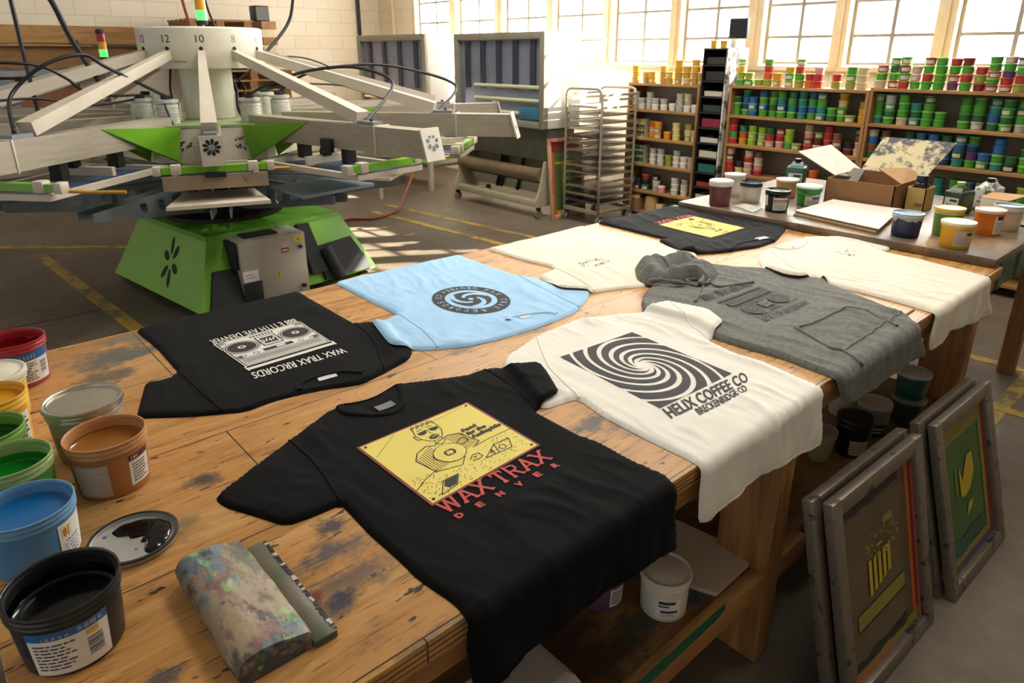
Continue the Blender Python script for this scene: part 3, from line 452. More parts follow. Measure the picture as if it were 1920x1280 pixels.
# ------------------------------------------------------------------ prints
_txt={}
def text_tris(body):
    if body not in _txt:
        cu=bpy.data.curves.new('lettering','FONT'); cu.body=body; cu.resolution_u=3
        o=bpy.data.objects.new('lettering',cu); COL.objects.link(o); dg=bpy.context.evaluated_depsgraph_get()
        me=bpy.data.meshes.new_from_object(o.evaluated_get(dg)); V=[(v.co.x,v.co.y) for v in me.vertices]; me.calc_loop_triangles(); F=[tuple(t.vertices) for t in me.loop_triangles]
        bpy.data.objects.remove(o); bpy.data.curves.remove(cu); bpy.data.meshes.remove(me); _txt[body]=(V,F)
    return _txt[body]
from mathutils.geometry import tessellate_polygon
class Print:
    """flat artwork in unit coordinates (u right, v up), laid on a cloth by its four corners TL,TR,BR,BL"""
    def __init__(s,cloth,q,aspect=1): s.c=cloth; s.q=[np.array(p) for p in q]; s.T=[]; s.lv=0; s.asp=aspect
    def tri(s,a,b,c,m): s.T.append((a,b,c,m,s.lv))
    def poly(s,P,m):
        for t in tessellate_polygon([[Vector((p[0],p[1],0)) for p in P]]): s.tri(P[t[0]],P[t[1]],P[t[2]],m)
    def rect(s,u0,v0,u1,v1,m): s.tri((u0,v0),(u1,v0),(u1,v1),m); s.tri((u0,v0),(u1,v1),(u0,v1),m)
    def line(s,p,q,w,m):
        a=s.asp; d=np.array([(q[0]-p[0])*a,q[1]-p[1]]); L=np.hypot(*d); 
        if L<1e-9: return
        n=np.array([-d[1]/L/a,d[0]/L])*w/2; e=np.array([d[0]/L/a,d[1]/L])*w/2*.6
        p=np.array(p)-e;q=np.array(q)+e
        s.tri(tuple(p-n),tuple(q-n),tuple(q+n),m); s.tri(tuple(p-n),tuple(q+n),tuple(p+n),m)
    def pline(s,P,w,m,closed=False):
        for a,b in zip(P[:-1],P[1:]): s.line(a,b,w,m)
        if closed: s.line(P[-1],P[0],w,m)
    def circ(s,x,y,r,m,n=28,ry=None): s.poly([(x+r/s.asp*cos(2*PI*i/n),y+(ry or r)*sin(2*PI*i/n)) for i in range(n)],m)
    def ring(s,x,y,r,w,m,n=28,ry=None):
        k=(ry or r)/r; s.pline([(x+r/s.asp*cos(2*PI*i/n),y+r*k*sin(2*PI*i/n)) for i in range(n)],w,m,True)
    def text(s,body,u0,v0,u1,v1,m,bold=0,rot=None):
        V,F=text_tris(body); A=np.array(V); a0=A.min(0);a1=A.max(0); f=lambda p:(u0+(p[0]-a0[0])/(a1[0]-a0[0])*(u1-u0),v0+(p[1]-a0[1])/(a1[1]-a0[1])*(v1-v0))
        W=[f(p) for p in V]
        for dx,dy in ([(0,0)] if not bold else [(-bold,0),(bold,0),(0,bold*s.asp),(0,-bold*s.asp)]):
            for t in F: s.tri(*[(W[i][0]+dx,W[i][1]+dy) for i in t],m)
    def xy(s,p):
        u,v=p; TL,TR,BR,BL=s.q; return (1-u)*v*TL+u*v*TR+u*(1-v)*BR+(1-u)*(1-v)*BL
    def build(s,name,mats,parent,off=.0013,mx=.013):
        V=[];F=[];M=[];L=[]
        for a,b,c,m,lv in s.T:
            st=[(s.xy(a),s.xy(b),s.xy(c))]
            while st:
                A,Bv,C=st.pop(); e=[np.linalg.norm(A-Bv),np.linalg.norm(Bv-C),np.linalg.norm(C-A)]; k=int(np.argmax(e))
                if e[k]>mx:
                    if k==0: D=(A+Bv)/2; st+=[(A,D,C),(D,Bv,C)]
                    elif k==1: D=(Bv+C)/2; st+=[(A,Bv,D),(A,D,C)]
                    else: D=(C+A)/2; st+=[(A,Bv,D),(D,Bv,C)]
                else:
                    ar=(Bv[0]-A[0])*(C[1]-A[1])-(C[0]-A[0])*(Bv[1]-A[1])
                    n=len(V); V+=[A,Bv,C]; F.append((n,n+1,n+2) if ar>0 else (n,n+2,n+1)); M.append(m); L+=[lv]*3
        t=s.c.t(V) if s.c is not None else np.zeros(len(V))
        mb=MB(); mb.v=[place(p[0],p[1],h+off+.00035*l,s.c.seed if s.c else 0) for p,h,l in zip(V,t,L)]; mb.f=F; mb.m=M
        return mb.build(name,mats,parent)
# ------------------------------------------------------------------ garments
M_blk=mat('black_jersey','#0d0d0e',.95,bump=.05,bscale=300,spec=.12,var=.12,vscale=30,sheen=.02)
M_blk2=mat('washed_black_jersey','#141518',.92,bump=.05,bscale=300,spec=.15,var=.12,vscale=30,sheen=.05)
M_wht=mat('white_jersey','#e3dfd5',.9,bump=.05,bscale=260,spec=.25,var=.03,vscale=20)
M_crm=mat('cream_jersey','#dcd5c4',.9,bump=.05,bscale=260,spec=.25,var=.03,vscale=20)
M_blu=mat('sky_blue_jersey','#a2c9ea',.9,bump=.05,bscale=260,spec=.25,var=.05,vscale=20)
M_gry=mat('heather_grey_fleece','#747570',.95,bump=.5,bscale=200,spec=.2,var=.22,vscale=70)
M_gryd=mat('grey_rib_knit','#747670',.95,bump=.5,bscale=160,spec=.2,var=.2,vscale=60)
P_yel=mat('yellow_print_ink','#dccb62',.7); P_red=mat('red_print_ink','#b5342f',.7); P_blk=mat('black_print_ink','#17161a',.75); P_wht=mat('white_print_ink','#d6d3cb',.75); P_brn=mat('rust_print_ink','#7c2f22',.7); P_gry=mat('dark_grey_print_ink','#2b2b2e',.8); P_lb=mat('grey_neck_label','#77787a',.8); P_wl=mat('white_neck_label','#cfcfca',.8)
def pbox(k,m=.0):
    q=PRINTS[k]; xs=[p[0] for p in q]; ys=[p[1] for p in q]; return (min(xs)-m,min(ys)-m,max(xs)+m,max(ys)+m)
def garment(key,name,label,cat,m,**kw):
    c=Cloth(OUT[key],**kw); xs=[p[0] for p in c.poly]; ys=[max(p[1],YE) for p in c.poly]
    T=thing(name,((min(xs)+max(xs))/2,(min(ys)+max(ys))/2,ZT),label,cat)
    c.mesh('body',m,T); return c,T

def boombox(P,flip,ink):
    # P unit canvas, aspect ~1.03; one print ink on bare cloth. flip: speakers at the bottom of the reading direction
    y=(lambda v:v)
    I=ink; a=P.asp
    P.pline([(0,0),(1,0),(1,1),(0,1)],.018,I,True)
    # handle bars / top strips
    P.rect(.02,.9,.98,.965,I)
    for k in range(40): P.rect(.03+k*.0237,.66,.041+k*.0237,.83,I)
    P.rect(.03,.735,.97,.75,I)
    P.pline([(.02,.64),(.98,.64)],.012,I); P.pline([(.02,.86),(.98,.86)],.012,I)
    for k in range(26): P.rect(.3+k*.016,.56,.309+k*.016,.61,I)
    P.rect(.08,.55,.26,.62,I); P.rect(.74,.55,.92,.62,I)
    for cx in (.2,.8):
        P.circ(cx,.27,.215,I,36)
    P.lv=1
    B_=1
    for cx in (.2,.8):
        for r in (.19,.165): P.ring(cx,.27,r,.009,B_,36)
        P.lv=2; P.circ(cx,.27,.135,B_,30); P.lv=3; P.circ(cx,.27,.122,I,30); P.circ(cx,.27,.04,B_,18); P.lv=4; P.circ(cx,.27,.018,I,12); P.lv=1
    P.lv=0
    P.pline([(.385,.1),(.615,.1),(.615,.42),(.385,.42)],.012,I,True); P.rect(.41,.2,.59,.36,I)
    P.lv=1; P.rect(.43,.23,.57,.33,B_); P.lv=2; P.circ(.465,.28,.03,I,14); P.circ(.535,.28,.03,I,14); P.lv=0
    for k in range(6): P.rect(.4+k*.035,.12,.42+k*.035,.165,I)
    P.pline([(.4,.46),(.6,.46),(.6,.52),(.4,.52)],.01,I,True)
    for k in range(7): P.rect(.41+k*.027,.47,.425+k*.027,.51,I)
    for cx in (.04,.96):
        for k in range(9): P.rect(cx-.025,.04+k*.055,cx+.025,.06+k*.055,I)

# ---- black T-shirt with the boombox
c,T=garment('boombox_black','t_shirt','black T-shirt with white boombox print, lying nearest the green press','t-shirt',M_blk,thick=.008,wr=.0075,seed=2,ang=rad(80),calm=[pbox('boombox',.05)])
P=Print(c,PRINTS['boombox'],aspect=1.03)
q=P
P.rect(.0,.0,1,.86,0); P.lv=1
I,Bk=0,1
# white body with black details
P.lv=1
for cx in (.19,.81):
    P.circ(cx,.31,.2,Bk,40); P.lv=2; P.ring(cx,.31,.185,.012,I,40); P.ring(cx,.31,.16,.008,I,40); P.lv=3; P.circ(cx,.31,.045,I,20); P.lv=4; P.circ(cx,.31,.022,Bk,14); P.lv=1
P.pline([(.02,.02),(.98,.02),(.98,.84),(.02,.84)],.012,Bk,True)
for k in range(44): P.rect(.05+k*.0208,.66,.059+k*.0208,.77,Bk)
P.rect(.04,.705,.96,.72,I) if 0 else None
P.rect(.04,.63,.96,.642,Bk); P.rect(.04,.79,.96,.80,Bk)
P.rect(.33,.52,.67,.6,Bk); P.lv=2; P.rect(.42,.535,.52,.585,I); P.lv=1
P.rect(.385,.14,.615,.46,Bk); P.lv=2; P.rect(.40,.16,.6,.44,I); P.lv=3; P.rect(.42,.2,.58,.4,Bk); P.lv=4
for k in range(9): P.line((.43+k*.016,.25+.08*((k*37)%5)/5),(.445+k*.016,.30+.08*((k*53)%5)/5),.012,I)
P.lv=1
for k in range(8): P.rect(.37+k*.035,.06,.39+k*.035,.11,Bk)
for cx in (.06,.94):
    for k in range(8): P.rect(cx-.03,.54+k*.011,cx+.03,.546+k*.011,Bk)
for cx in (.1,.24,.76,.9): P.ring(cx,.575,.03,.009,Bk,16)
for k in range(6): P.rect(.03+k*.013,.03,.036+k*.013,.11,Bk); P.rect(.9+k*.013,.03,.906+k*.013,.11,Bk)
P.lv=0; P.rect(-.02,.9,1.02,.965,I); P.pline([(-.01,.86),(-.01,.97)],.02,I); P.pline([(1.01,.86),(1.01,.97)],.02,I)
P.build('print',[P_wht,P_blk],T)
P=Print(c,PRINTS['boomtop'],aspect=5.5); P.text('WAX TRAX RRCORDS',0,.05,1,1,0,bold=.0022); P.build('print',[P_wht],T)
P=Print(c,PRINTS['boombot'],aspect=5.5); P.text('888 E 11TH AVE DENVER',0,.05,1,.95,0,bold=.002); P.build('print',[P_wht],T)
c.ribbon(LINES['collar_boom'],.020,.004,'collar',M_blk,T)
for k in ('sl_b1','sl_b2'): c.ribbon(LINES[k],.006,.0018,'sleeve_seam',M_blk,T)
P=Print(c,[(.770,1.602),(.72,1.612),(.725,1.634),(.775,1.622)]); P.rect(0,0,1,1,0); P.build('neck_label',[P_wl],T)

# ---- sky blue T-shirt
c,T=garment('blue','t_shirt','sky blue T-shirt with a round black record-adapter print','t-shirt',M_blu,thick=.008,wr=.0085,seed=5,ang=rad(75),calm=[(1.28,1.69,1.58,2.02)])
cx,cy,rx,ry=1.430,1.850,.1315,.156
P=Print(c,[(cx+rx,cy-ry),(cx-rx,cy-ry),(cx-rx,cy+ry),(cx+rx,cy+ry)],aspect=1.0)
P.circ(.5,.5,.5,0,60); P.lv=1; P.circ(.5,.5,.335,1,50); P.lv=2
P.circ(.5,.5,.262,0,48); P.lv=3
for k in range(3):
    a0=k*2*PI/3+.9; n=18; L=[(.285-.175*(i/n)**.8,a0+2.05*i/n,.030*(1-.55*i/n)+.012) for i in range(n+1)]
    for i in range(n):
        (r1,a1,w1),(r2,a2,w2)=L[i],L[i+1]; f=lambda r,a:(.5+r*cos(a),.5+r*sin(a))
        P.tri(f(r1-w1,a1),f(r2-w2,a2),f(r2+w2,a2),1); P.tri(f(r1-w1,a1),f(r2+w2,a2),f(r1+w1,a1),1)
    P.circ(.5+L[-1][0]*cos(L[-1][1]),.5+L[-1][0]*sin(L[-1][1]),L[-1][2],1,12)
P.circ(.5,.5,.036,1,20); P.lv=4
def ringtext(P,s,r,h,a0,a1,m,up=1,asp=.62):
    n=len(s)
    for i,chr_ in enumerate(s):
        if chr_==' ': continue
        a=a0+(a1-a0)*(i+.5)/n; V,F=text_tris(chr_); A=np.array(V); lo=A.min(0);hi=A.max(0); wd=h*asp*(.35 if chr_ in "I'." else 1)
        for t in F:
            Q=[]
            for k in t:
                x=(V[k][0]-(lo[0]+hi[0])/2)/max(hi[0]-lo[0],.2)*wd; yv=((V[k][1]-lo[1])/max(hi[1]-lo[1],.3)-.5)*h
                ang=a-up*0; ca,sa=cos(ang),sin(ang)
                # baseline towards centre (up=1) or outward (up=-1)
                rr=r+up*yv; Q.append((.5+rr*ca+up*x*sa,.5+rr*sa-up*x*ca))
            P.tri(*Q,m)
ringtext(P,'WAX TRAX RECORDS',.415,.085,rad(205),rad(-25),1,1)
ringtext(P,'DENVER, CO',.415,.08,rad(215),rad(325),1,-1)
P.build('print',[P_blk,M_blu],T)
c.ribbon(LINES['collar_blue'],.022,.0045,'collar',M_blu,T)
for k in ('sl_bl1','sl_bl2'): c.ribbon(LINES[k],.006,.002,'sleeve_seam',M_blu,T)
P=Print(c,[(1.475,1.575),(1.435,1.585),(1.44,1.605),(1.48,1.595)]); P.rect(0,0,1,1,0); P.build('neck_label',[P_wl],T)

# ---- cream T-shirt beyond the blue one
c,T=garment('cream_left','t_shirt','cream T-shirt with small dotted black mark, between blue shirt and grey hoodie hood','t-shirt',M_crm,thick=.008,wr=.011,seed=8,ang=rad(70))
P=Print(c,[(2.19,1.80),(2.02,1.80),(2.02,1.93),(2.19,1.93)]); rnd=random.Random(3)
for k in range(60):
    a=rnd.uniform(0,2*PI); r=rnd.uniform(.25,.47); x,y=.5+r*cos(a),.5+r*.8*sin(a); b=rnd.uniform(0,PI); l=rnd.uniform(.01,.035); P.line((x-l*cos(b),y-l*sin(b)),(x+l*cos(b),y+l*sin(b)),.022,0)
P.build('print',[P_blk],T)
c.ribbon(LINES['sl_cl'],.006,.002,'sleeve_seam',M_crm,T)
# ---- far black T-shirt
c,T=garment('far_black','t_shirt','black T-shirt with yellow picture print at the far end, beside the dark bench','t-shirt',M_blk2,thick=.010,wr=.012,seed=11,ang=rad(60),calm=[pbox('farprint',.03)])
def picture(P,YB=0,BK=1,RD=2,BR=3,small=False):
    P.rect(-.02,-.02,1.02,1.02,BR); P.lv=1; P.rect(0,0,1,1,YB); P.lv=2
    w=.008
    # tabletop curve with dots
    tb=[(0,.20),(.12,.27),(.25,.31)]; P.pline(tb,w,BK); P.pline([(.62,.36),(.8,.37),(1,.36)],w,BK)
    rnd=random.Random(7)
    for k in range(190):
        x,y=rnd.uniform(.02,.98),rnd.uniform(.015,.33)
        if .22<x<.66 and y>.2: continue
        P.line((x,y),(x+.008,y+.004),.006,BK)
    # suit with pinstripes
    suit=[(.23,.29),(.20,.52),(.26,.60),(.36,.64),(.42,.60),(.48,.63),(.58,.66),(.66,.62),(.71,.40),(.64,.36)]
    P.pline(suit,w*1.2,BK)
    for k in range(9): x=.225+k*.018; P.line((x,.28+k*.004),(x-.005+.002*k,.53+.011*k),.005,BK)
    for k in range(8): x=.56+k*.018; P.line((x,.37+.003*k),(x-.01,.645-.01*max(0,k-4)),.005,BK)
    P.line((.23,.29),(.42,.22),w,BK); P.line((.42,.22),(.5,.3),w,BK)
    # face
    _pl,_po,_ln=P.pline,P.poly,P.line; dx=.075
    P.pline=lambda Q,*a,**k:_pl([(x+dx+ (y-.8)*.12,y) for x,y in Q],*a,**k); P.poly=lambda Q,*a:_po([(x+dx+(y-.8)*.12,y) for x,y in Q],*a)
    P.line=lambda p,q,*a:_ln(p,q,*a)
    P.pline([(.33,.93),(.31,.84),(.325,.76),(.37,.68),(.43,.655),(.49,.69),(.525,.77),(.53,.86),(.52,.93)],w,BK)
    P.pline([(.31,.82),(.29,.83),(.3,.76),(.325,.75)],w,BK)
    for k in range(13): x=.325+dx+.015+k*.016; P.line((x,.925+.012*((k*7)%3)),(x+.006,.965+.01*((k*5)%3)),.009,BK)
    P.poly([(.335,.855),(.42,.865),(.41,.815),(.375,.8),(.345,.815)],BK); P.poly([(.445,.865),(.525,.85),(.51,.81),(.475,.8),(.45,.82)],BK); P.line((.42+dx,.855),(.445+dx,.855),w,BK); P.pline([(.43,.85),(.43,.78),(.445,.775)],w*.8,BK); P.line((.36+dx,.89),(.41+dx,.9),w,BK); P.line((.45+dx,.9),(.5+dx,.885),w,BK)
    P.poly([(.385,.74),(.43,.76),(.48,.735),(.465,.695),(.425,.685),(.39,.7)],BK)
    P.lv=3
    for k in range(5): P.rect(.4+dx+k*.014,.718,.409+dx+k*.014,.732,YB)
    P.lv=2; P.pline([(.40,.655),(.39,.61),(.43,.58)],w,BK); P.pline([(.47,.67),(.48,.61),(.43,.58)],w,BK)
    P.pline,P.poly,P.line=_pl,_po,_ln
    # the record he holds
    P.lv=3; P.circ(.45,.43,.135,YB,36); P.ring(.45,.43,.135,w*1.2,BK,36); P.circ(.45,.43,.052,BK,24); P.lv=4; P.circ(.45,.43,.011,YB,10); P.lv=3
    P.pline([(.56,.5),(.62,.54),(.66,.53),(.655,.47),(.6,.46),(.57,.47)],w,BK); P.pline([(.34,.5),(.31,.44),(.34,.38)],w,BK)
    P.pline([(.5,.23),(.55,.27),(.6,.26),(.6,.2),(.55,.19),(.51,.21)],w,BK); P.pline([(.55,.21),(.54,.24),(.57,.235)],w*.8,BK)
    # slices on the table
    P.pline([(.1,.03),(.2,.16),(.33,.15),(.25,.05),(.1,.03)],w,BK); P.poly([(.17,.1),(.21,.155),(.32,.145),(.25,.06),(.19,.06)],BK)
    P.pline([(.6,.16),(.76,.27),(.9,.25),(.84,.13),(.6,.16)],w,BK); P.line((.72,.14),(.76,.27),w,BK); P.ring(.79,.19,.03,w,BK,14); P.pline([(.67,.18),(.7,.22),(.69,.16)],w*1.5,BK)
    # stray pen strokes and corner marks
    P.line((.02,.78),(.28,.98),.003,BK); P.line((.6,.97),(.88,.99),.003,BK) if 0 else None; P.line((.55,.93),(.93,.97),.003,BK)
    for x,y in ((.03,.965),(.97,.965),(.03,.035),(.97,.035)): P.poly([(x-.018,y),(x,y-.018),(x+.016,y+.006),(x,y+.016)],BK)
P=Print(c,PRINTS['farprint'],1.0); picture(P); P.build('print',[P_yel,P_blk,P_red,P_brn],T,off=.002)
P=Print(c,PRINTS['fartxt'],6.5); P.text('WAX TRAX',0,0,1,1,0,bold=.006); P.build('print',[P_red],T,off=.002)
c.ribbon(LINES['collar_farblack'],.02,.004,'collar',M_blk2,T)
P=Print(c,[(3.02,1.572),(2.945,1.582),(2.95,1.612),(3.025,1.602)]); P.rect(0,0,1,1,0); P.build('neck_label',[P_wl],T,off=.004)

# ---- grey hoodie
def pouch(x,y):
    # kangaroo pocket bulge and bunched rib above the hem
    v=0
    dx,dy=(x-2.2)/.2,(y-.86)/.12
    r=dx*dx+dy*dy
    if r<1: v+=.010*(1-r)
    if y<.80: v+=.0035*sin(x*95+3*nz(x*10,y*6))*max(0,1-abs(y-.765)/.05)
    return v
c,T=garment('hoodie','hoodie','heather grey hooded sweatshirt with black boombox print and drawcord','hoodie',M_gry,thick=.016,wr=.012,seed=14,ang=rad(96),calm=[pbox('hood',.02)],extra=pouch)
HC=c
P=Print(c,PRINTS['hood'],1.5)
I=0
P.rect(0,.90,1,.97,I); P.rect(0.03,.62,.97,.84,I); P.pline([(0,.02),(1,.02),(1,.58),(0,.58)],.02,I,True)
for cx in (.18,.8):
    P.circ(cx,.30,.24,I,32); 
P.lv=1
for cx in (.18,.8):
    P.ring(cx,.30,.205,.014,1,32); P.ring(cx,.30,.17,.012,1,32); P.lv=2; P.circ(cx,.3,.055,1,16); P.lv=3; P.circ(cx,.3,.03,0,12); P.lv=1
for k in range(24): P.rect(.05+k*.038,.66,.063+k*.038,.72,1)
P.lv=0; P.rect(.38,.16,.6,.44,I); P.lv=1; P.rect(.4,.2,.58,.40,1); P.lv=2
for k in range(6): P.line((.42+k*.026,.25+.03*(k%3)),(.435+k*.026,.35-.03*(k%2)),.03,0)
P.lv=0
for k in range(10): P.rect(.3+k*.04,.48,.325+k*.04,.54,I)
for k in range(5): P.rect(.38+k*.045,.06,.405+k*.045,.12,I)
P.build('print',[P_blk,M_gry],T,off=.0035)
P=Print(c,PRINTS['hoodtop'],7); P.text('WAX TRAX RECORDS',0,0,1,1,0,bold=.003); P.build('print',[P_blk],T,off=.0035)
P=Print(c,PRINTS['hoodbot'],9); P.text('888 E 11TH AVE DENVER',0,0,1,1,0,bold=.002); P.build('print',[P_blk],T,off=.0035)
for k in ('pocket','pocket2'): c.ribbon(LINES[k],.012,.006,'pocket_edge',M_gryd,T)
c.ribbon([(1.96,.748),(2.1,.746),(2.3,.75),(2.53,.752)],.008,.004,'hem_seam',M_gryd,T)
# hood: a thick roll of cloth around a collapsed opening
def hoodmesh(H):
    """closed loop outline with heights -> lofted puffy hood"""
    mb=MB(); N=96; K=14
    outer=[Vector(p) for p in bez([(p[0],p[1],0) for p in HOOD_O]+[(HOOD_O[0][0],HOOD_O[0][1],0)],12)][:-1]; n=len(outer)
    ctr=Vector((sum(p.x for p in outer)/n,sum(p.y for p in outer)/n,0)); ctr.x-=.02
    V=[];F=[]
    for k in range(K+1):
        s=k/K
        for i,p in enumerate(outer):
            q=p.lerp(ctr,s*.93); a=math.atan2(p.y-ctr.y,p.x-ctr.x)
            hh=.058+.010*sin(3*a+1)+.006*sin(7*a)
            prof=sin(min(1,s/.42)*PI/2)**.8 if s<.42 else 1-.62*((s-.42)/.58)**1.4
            z=hh*prof+.0075*prof*(nz(q.x*30,q.y*30,4)+ .9*(1-abs(nz(p.x*14+s*2.2,p.y*14,s*3)))**3 )
            V.append((q.x,q.y,ZT+.012+max(z,-.008)))
    for k in range(K):
        for i in range(n): j=(i+1)%n; F.append((k*n+i,k*n+j,(k+1)*n+j,(k+1)*n+i))
    F.append(tuple(K*n+i for i in range(n)))
    a=sum(outer[i].x*outer[(i+1)%n].y-outer[(i+1)%n].x*outer[i].y for i in range(n))
    if a<0: F=[f[::-1] for f in F]
    mb.add(V,F); return mb
hoodmesh(0).build('hood',M_gry,T,180)
edge=bez([(p[0],p[1],ZT+p[2]) for p in HOOD_R],10); MB().tube(edge,[.007+.003*sin(i*.35) for i in range(len(edge))],10).build('hood_edge',M_gry,T,180)
edge=bez([(p[0],p[1],ZT+p[2]) for p in HOOD_R2],10); MB().tube(edge,[.009+.003*sin(i*.3) for i in range(len(edge))],10).build('hood_edge',M_gry,T,180)
hz=lambda p,o:(p[0],p[1],ZT+float(c.t([(p[0],p[1])])[0])+o)
for key in ('cord','cord2'):
    pts=bez([hz(p,.004) for p in LINES[key]],8); d=MB().tube(pts,.0035,8); d.lathe([(0,-.008),(.006,-.006),(.007,.002),(0,.008)],10,tuple(pts[-1])); d.build('drawcord',M_gryd,T,180)
MB().tube(bez([hz(p,.01) for p in [(2.16,1.36),(2.19,1.40),(2.15,1.43),(2.13,1.39),(2.17,1.36),(2.21,1.37)]],6),.006,8).build('drawcord',M_gryd,T,180)

# ---- cream T-shirt on the right
c,T=garment('cream_right','t_shirt','plain cream T-shirt with tiny speckled mark, hanging over edge beside dark bench','t-shirt',M_crm,thick=.008,wr=.012,seed=17,ang=rad(92))
P=Print(c,[(2.99,1.26),(3.12,1.26),(3.12,1.15),(2.99,1.15)]); rnd=random.Random(5)
for k in range(50):
    x,y=rnd.uniform(.05,.95),rnd.uniform(.15,.85); b=rnd.uniform(0,PI); l=rnd.uniform(.01,.04); P.line((x-l*cos(b),y-l*sin(b)),(x+l*cos(b),y+l*sin(b)),.022,0)
P.build('print',[P_blk],T)
P=Print(c,[(2.93,1.43),(2.98,1.43),(2.98,1.395),(2.93,1.395)]); P.rect(0,.2,.45,.5,0); P.rect(.5,.1,1,.35,0); P.rect(.3,.45,.6,.8,0); P.build('neck_label',[P_gry],T)
c.ribbon(LINES['collar_cr'],.018,.004,'collar',M_crm,T)
for k in ('sl_cr','sl_cr2'): c.ribbon(LINES[k],.006,.002,'sleeve_seam',M_crm,T)
c.hem(.016,'hem_seam',M_crm,T)

# ---- white T-shirt with the spiral
c,T=garment('helix','t_shirt','white T-shirt with a black spiral coffee print, draped over the edge','t-shirt',M_wht,thick=.008,wr=.011,seed=20,ang=rad(88),calm=[pbox('helix',.05)])
P=Print(c,PRINTS['helix'],.81)
def clip(poly):
    def side(Q,f,g):
        out=[]
        for i in range(len(Q)):
            a,b=Q[i-1],Q[i]; fa,fb=f(a),f(b)
            if (fa>=0)!=(fb>=0): t=fa/(fa-fb); out.append((a[0]+(b[0]-a[0])*t,a[1]+(b[1]-a[1])*t))
            if fb>=0: out.append(b)
        return out
    for f in (lambda p:p[0],lambda p:1-p[0],lambda p:p[1],lambda p:1-p[1]):
        if not poly: return poly
        poly=side(poly,f,0)
    return poly
NA=8
for k in range(NA):
    a0=k*2*PI/NA
    st=64; R0,R1=.06,.80
    for i in range(st):
        def pt(i,w):
            t=i/st; r=R0+(R1-R0)*t; a=a0-5.4*(r/.5)**.55+w*(.42+.32*min(1,r/.60))*(1 if t>.12 else t/.12); return (.5+r*cos(a),.5+r*sin(a))
        hw=2*PI/NA*.5
        Q=[pt(i,-hw),pt(i+1,-hw),pt(i+1,hw),pt(i,hw)]
        Q=clip(Q)
        if len(Q)>=3:
            for j in range(1,len(Q)-1): P.tri(Q[0],Q[j],Q[j+1],0)
P.build('print',[P_gry],T)
P=Print(c,PRINTS['helixtxt'],7.6); P.text('HELIX COFFEE CO',0,0,1,1,0,bold=.0045); P.build('print',[P_gry],T)
P=Print(c,PRINTS['brecktxt'],7.6); P.text('BRECKENRIDGE CO',0,0,1,1,0,bold=.004); P.build('print',[P_gry],T)
for k in ('sl_h1','sl_h2'): c.ribbon(LINES[k],.006,.002,'sleeve_seam',M_wht,T)
c.hem(.016,'hem_seam',M_wht,T)

# ---- front black T-shirt
c,T=garment('front_black','t_shirt','large black T-shirt in front with yellow picture and red lettering','t-shirt',M_blk,thick=.009,wr=.008,seed=23,ang=rad(100),calm=[pbox('yellow',.04),pbox('waxtrax',.03)])
P=Print(c,PRINTS['yellow'],1.1); picture(P); P.lv=5
P.text('Food',.70,.60,.83,.645,1,bold=.004); P.text('for the',.70,.53,.88,.58,1,bold=.004); P.text('Audiophile',.70,.445,.985,.51,1,bold=.004)
P.build('print',[P_yel,P_blk,P_red,P_brn],T)
def slab(P,ch,u0,u1,m,w=.15):
    """slab-serif capitals from straight strokes in a unit box"""
    U=lambda x:u0+(u1-u0)*x; a=P.asp; ww=w
    def st(p,q,k=1): P.line((U(p[0]),p[1]),(U(q[0]),q[1]),ww*k,m)
    def sf(x,y,h=.16): P.rect(U(x-h),y-.05,U(x+h),y+.05,m)
    if ch=='W':
        for p,q in (((.08,1),(.28,0)),((.28,0),(.5,.8)),((.5,.8),(.72,0)),((.72,0),(.92,1))): st(p,q,.9)
        sf(.08,.96,.13); sf(.92,.96,.13)
    if ch=='A': st((.12,0),(.5,1)); st((.88,0),(.5,1)); st((.27,.33),(.73,.33),.7); sf(.12,.04); sf(.88,.04)
    if ch=='X': st((.12,0),(.88,1)); st((.12,1),(.88,0)); [sf(x,y) for x in (.12,.88) for y in (.04,.96)]
    if ch=='T': st((.5,0),(.5,1)); st((.08,.94),(.92,.94),.8); st((.1,.94),(.1,.76),.6); st((.9,.94),(.9,.76),.6); sf(.5,.04,.2)
    if ch=='R':
        st((.2,0),(.2,1)); st((.2,.94),(.66,.94),.8); st((.66,.94),(.82,.84),.8); st((.82,.84),(.82,.62),.8); st((.82,.62),(.66,.5),.8); st((.66,.5),(.2,.5),.8); st((.5,.5),(.85,0)); sf(.2,.04); sf(.2,.96,.14); sf(.88,.04,.12)
P=Print(c,PRINTS['waxtrax'],6.4)
x=0
for ch,wd in (('W',.165),('A',.135),('X',.135),(' ',.045),('T',.12),('R',.13),('A',.135),('X',.135)):
    if ch!=' ': slab(P,ch,x+.004,x+wd-.004,0)
    x+=wd
P.build('print',[P_red],T)
P=Print(c,PRINTS['denver'],8)
for k,ch in enumerate('DENVER'): P.text(ch,k*.19,.02,k*.19+.05,.62,0,bold=.006)
P.build('print',[P_red],T)
c.ribbon(LINES['collar_front_in'],.022,.0045,'collar',M_blk,T); c.ribbon(LINES['collar_back'],.018,.0035,'collar',M_blk,T)
c.hem(.016,'hem_seam',M_blk,T)
for k in ('sl_f1','sl_f2'): c.ribbon(LINES[k],.006,.002,'sleeve_seam',M_blk,T)
P=Print(c,[(.752,1.381),(.801,1.381),(.801,1.354),(.752,1.354)]); P.rect(0,0,1,1,0); P.build('neck_label',[P_lb],T,off=.002)
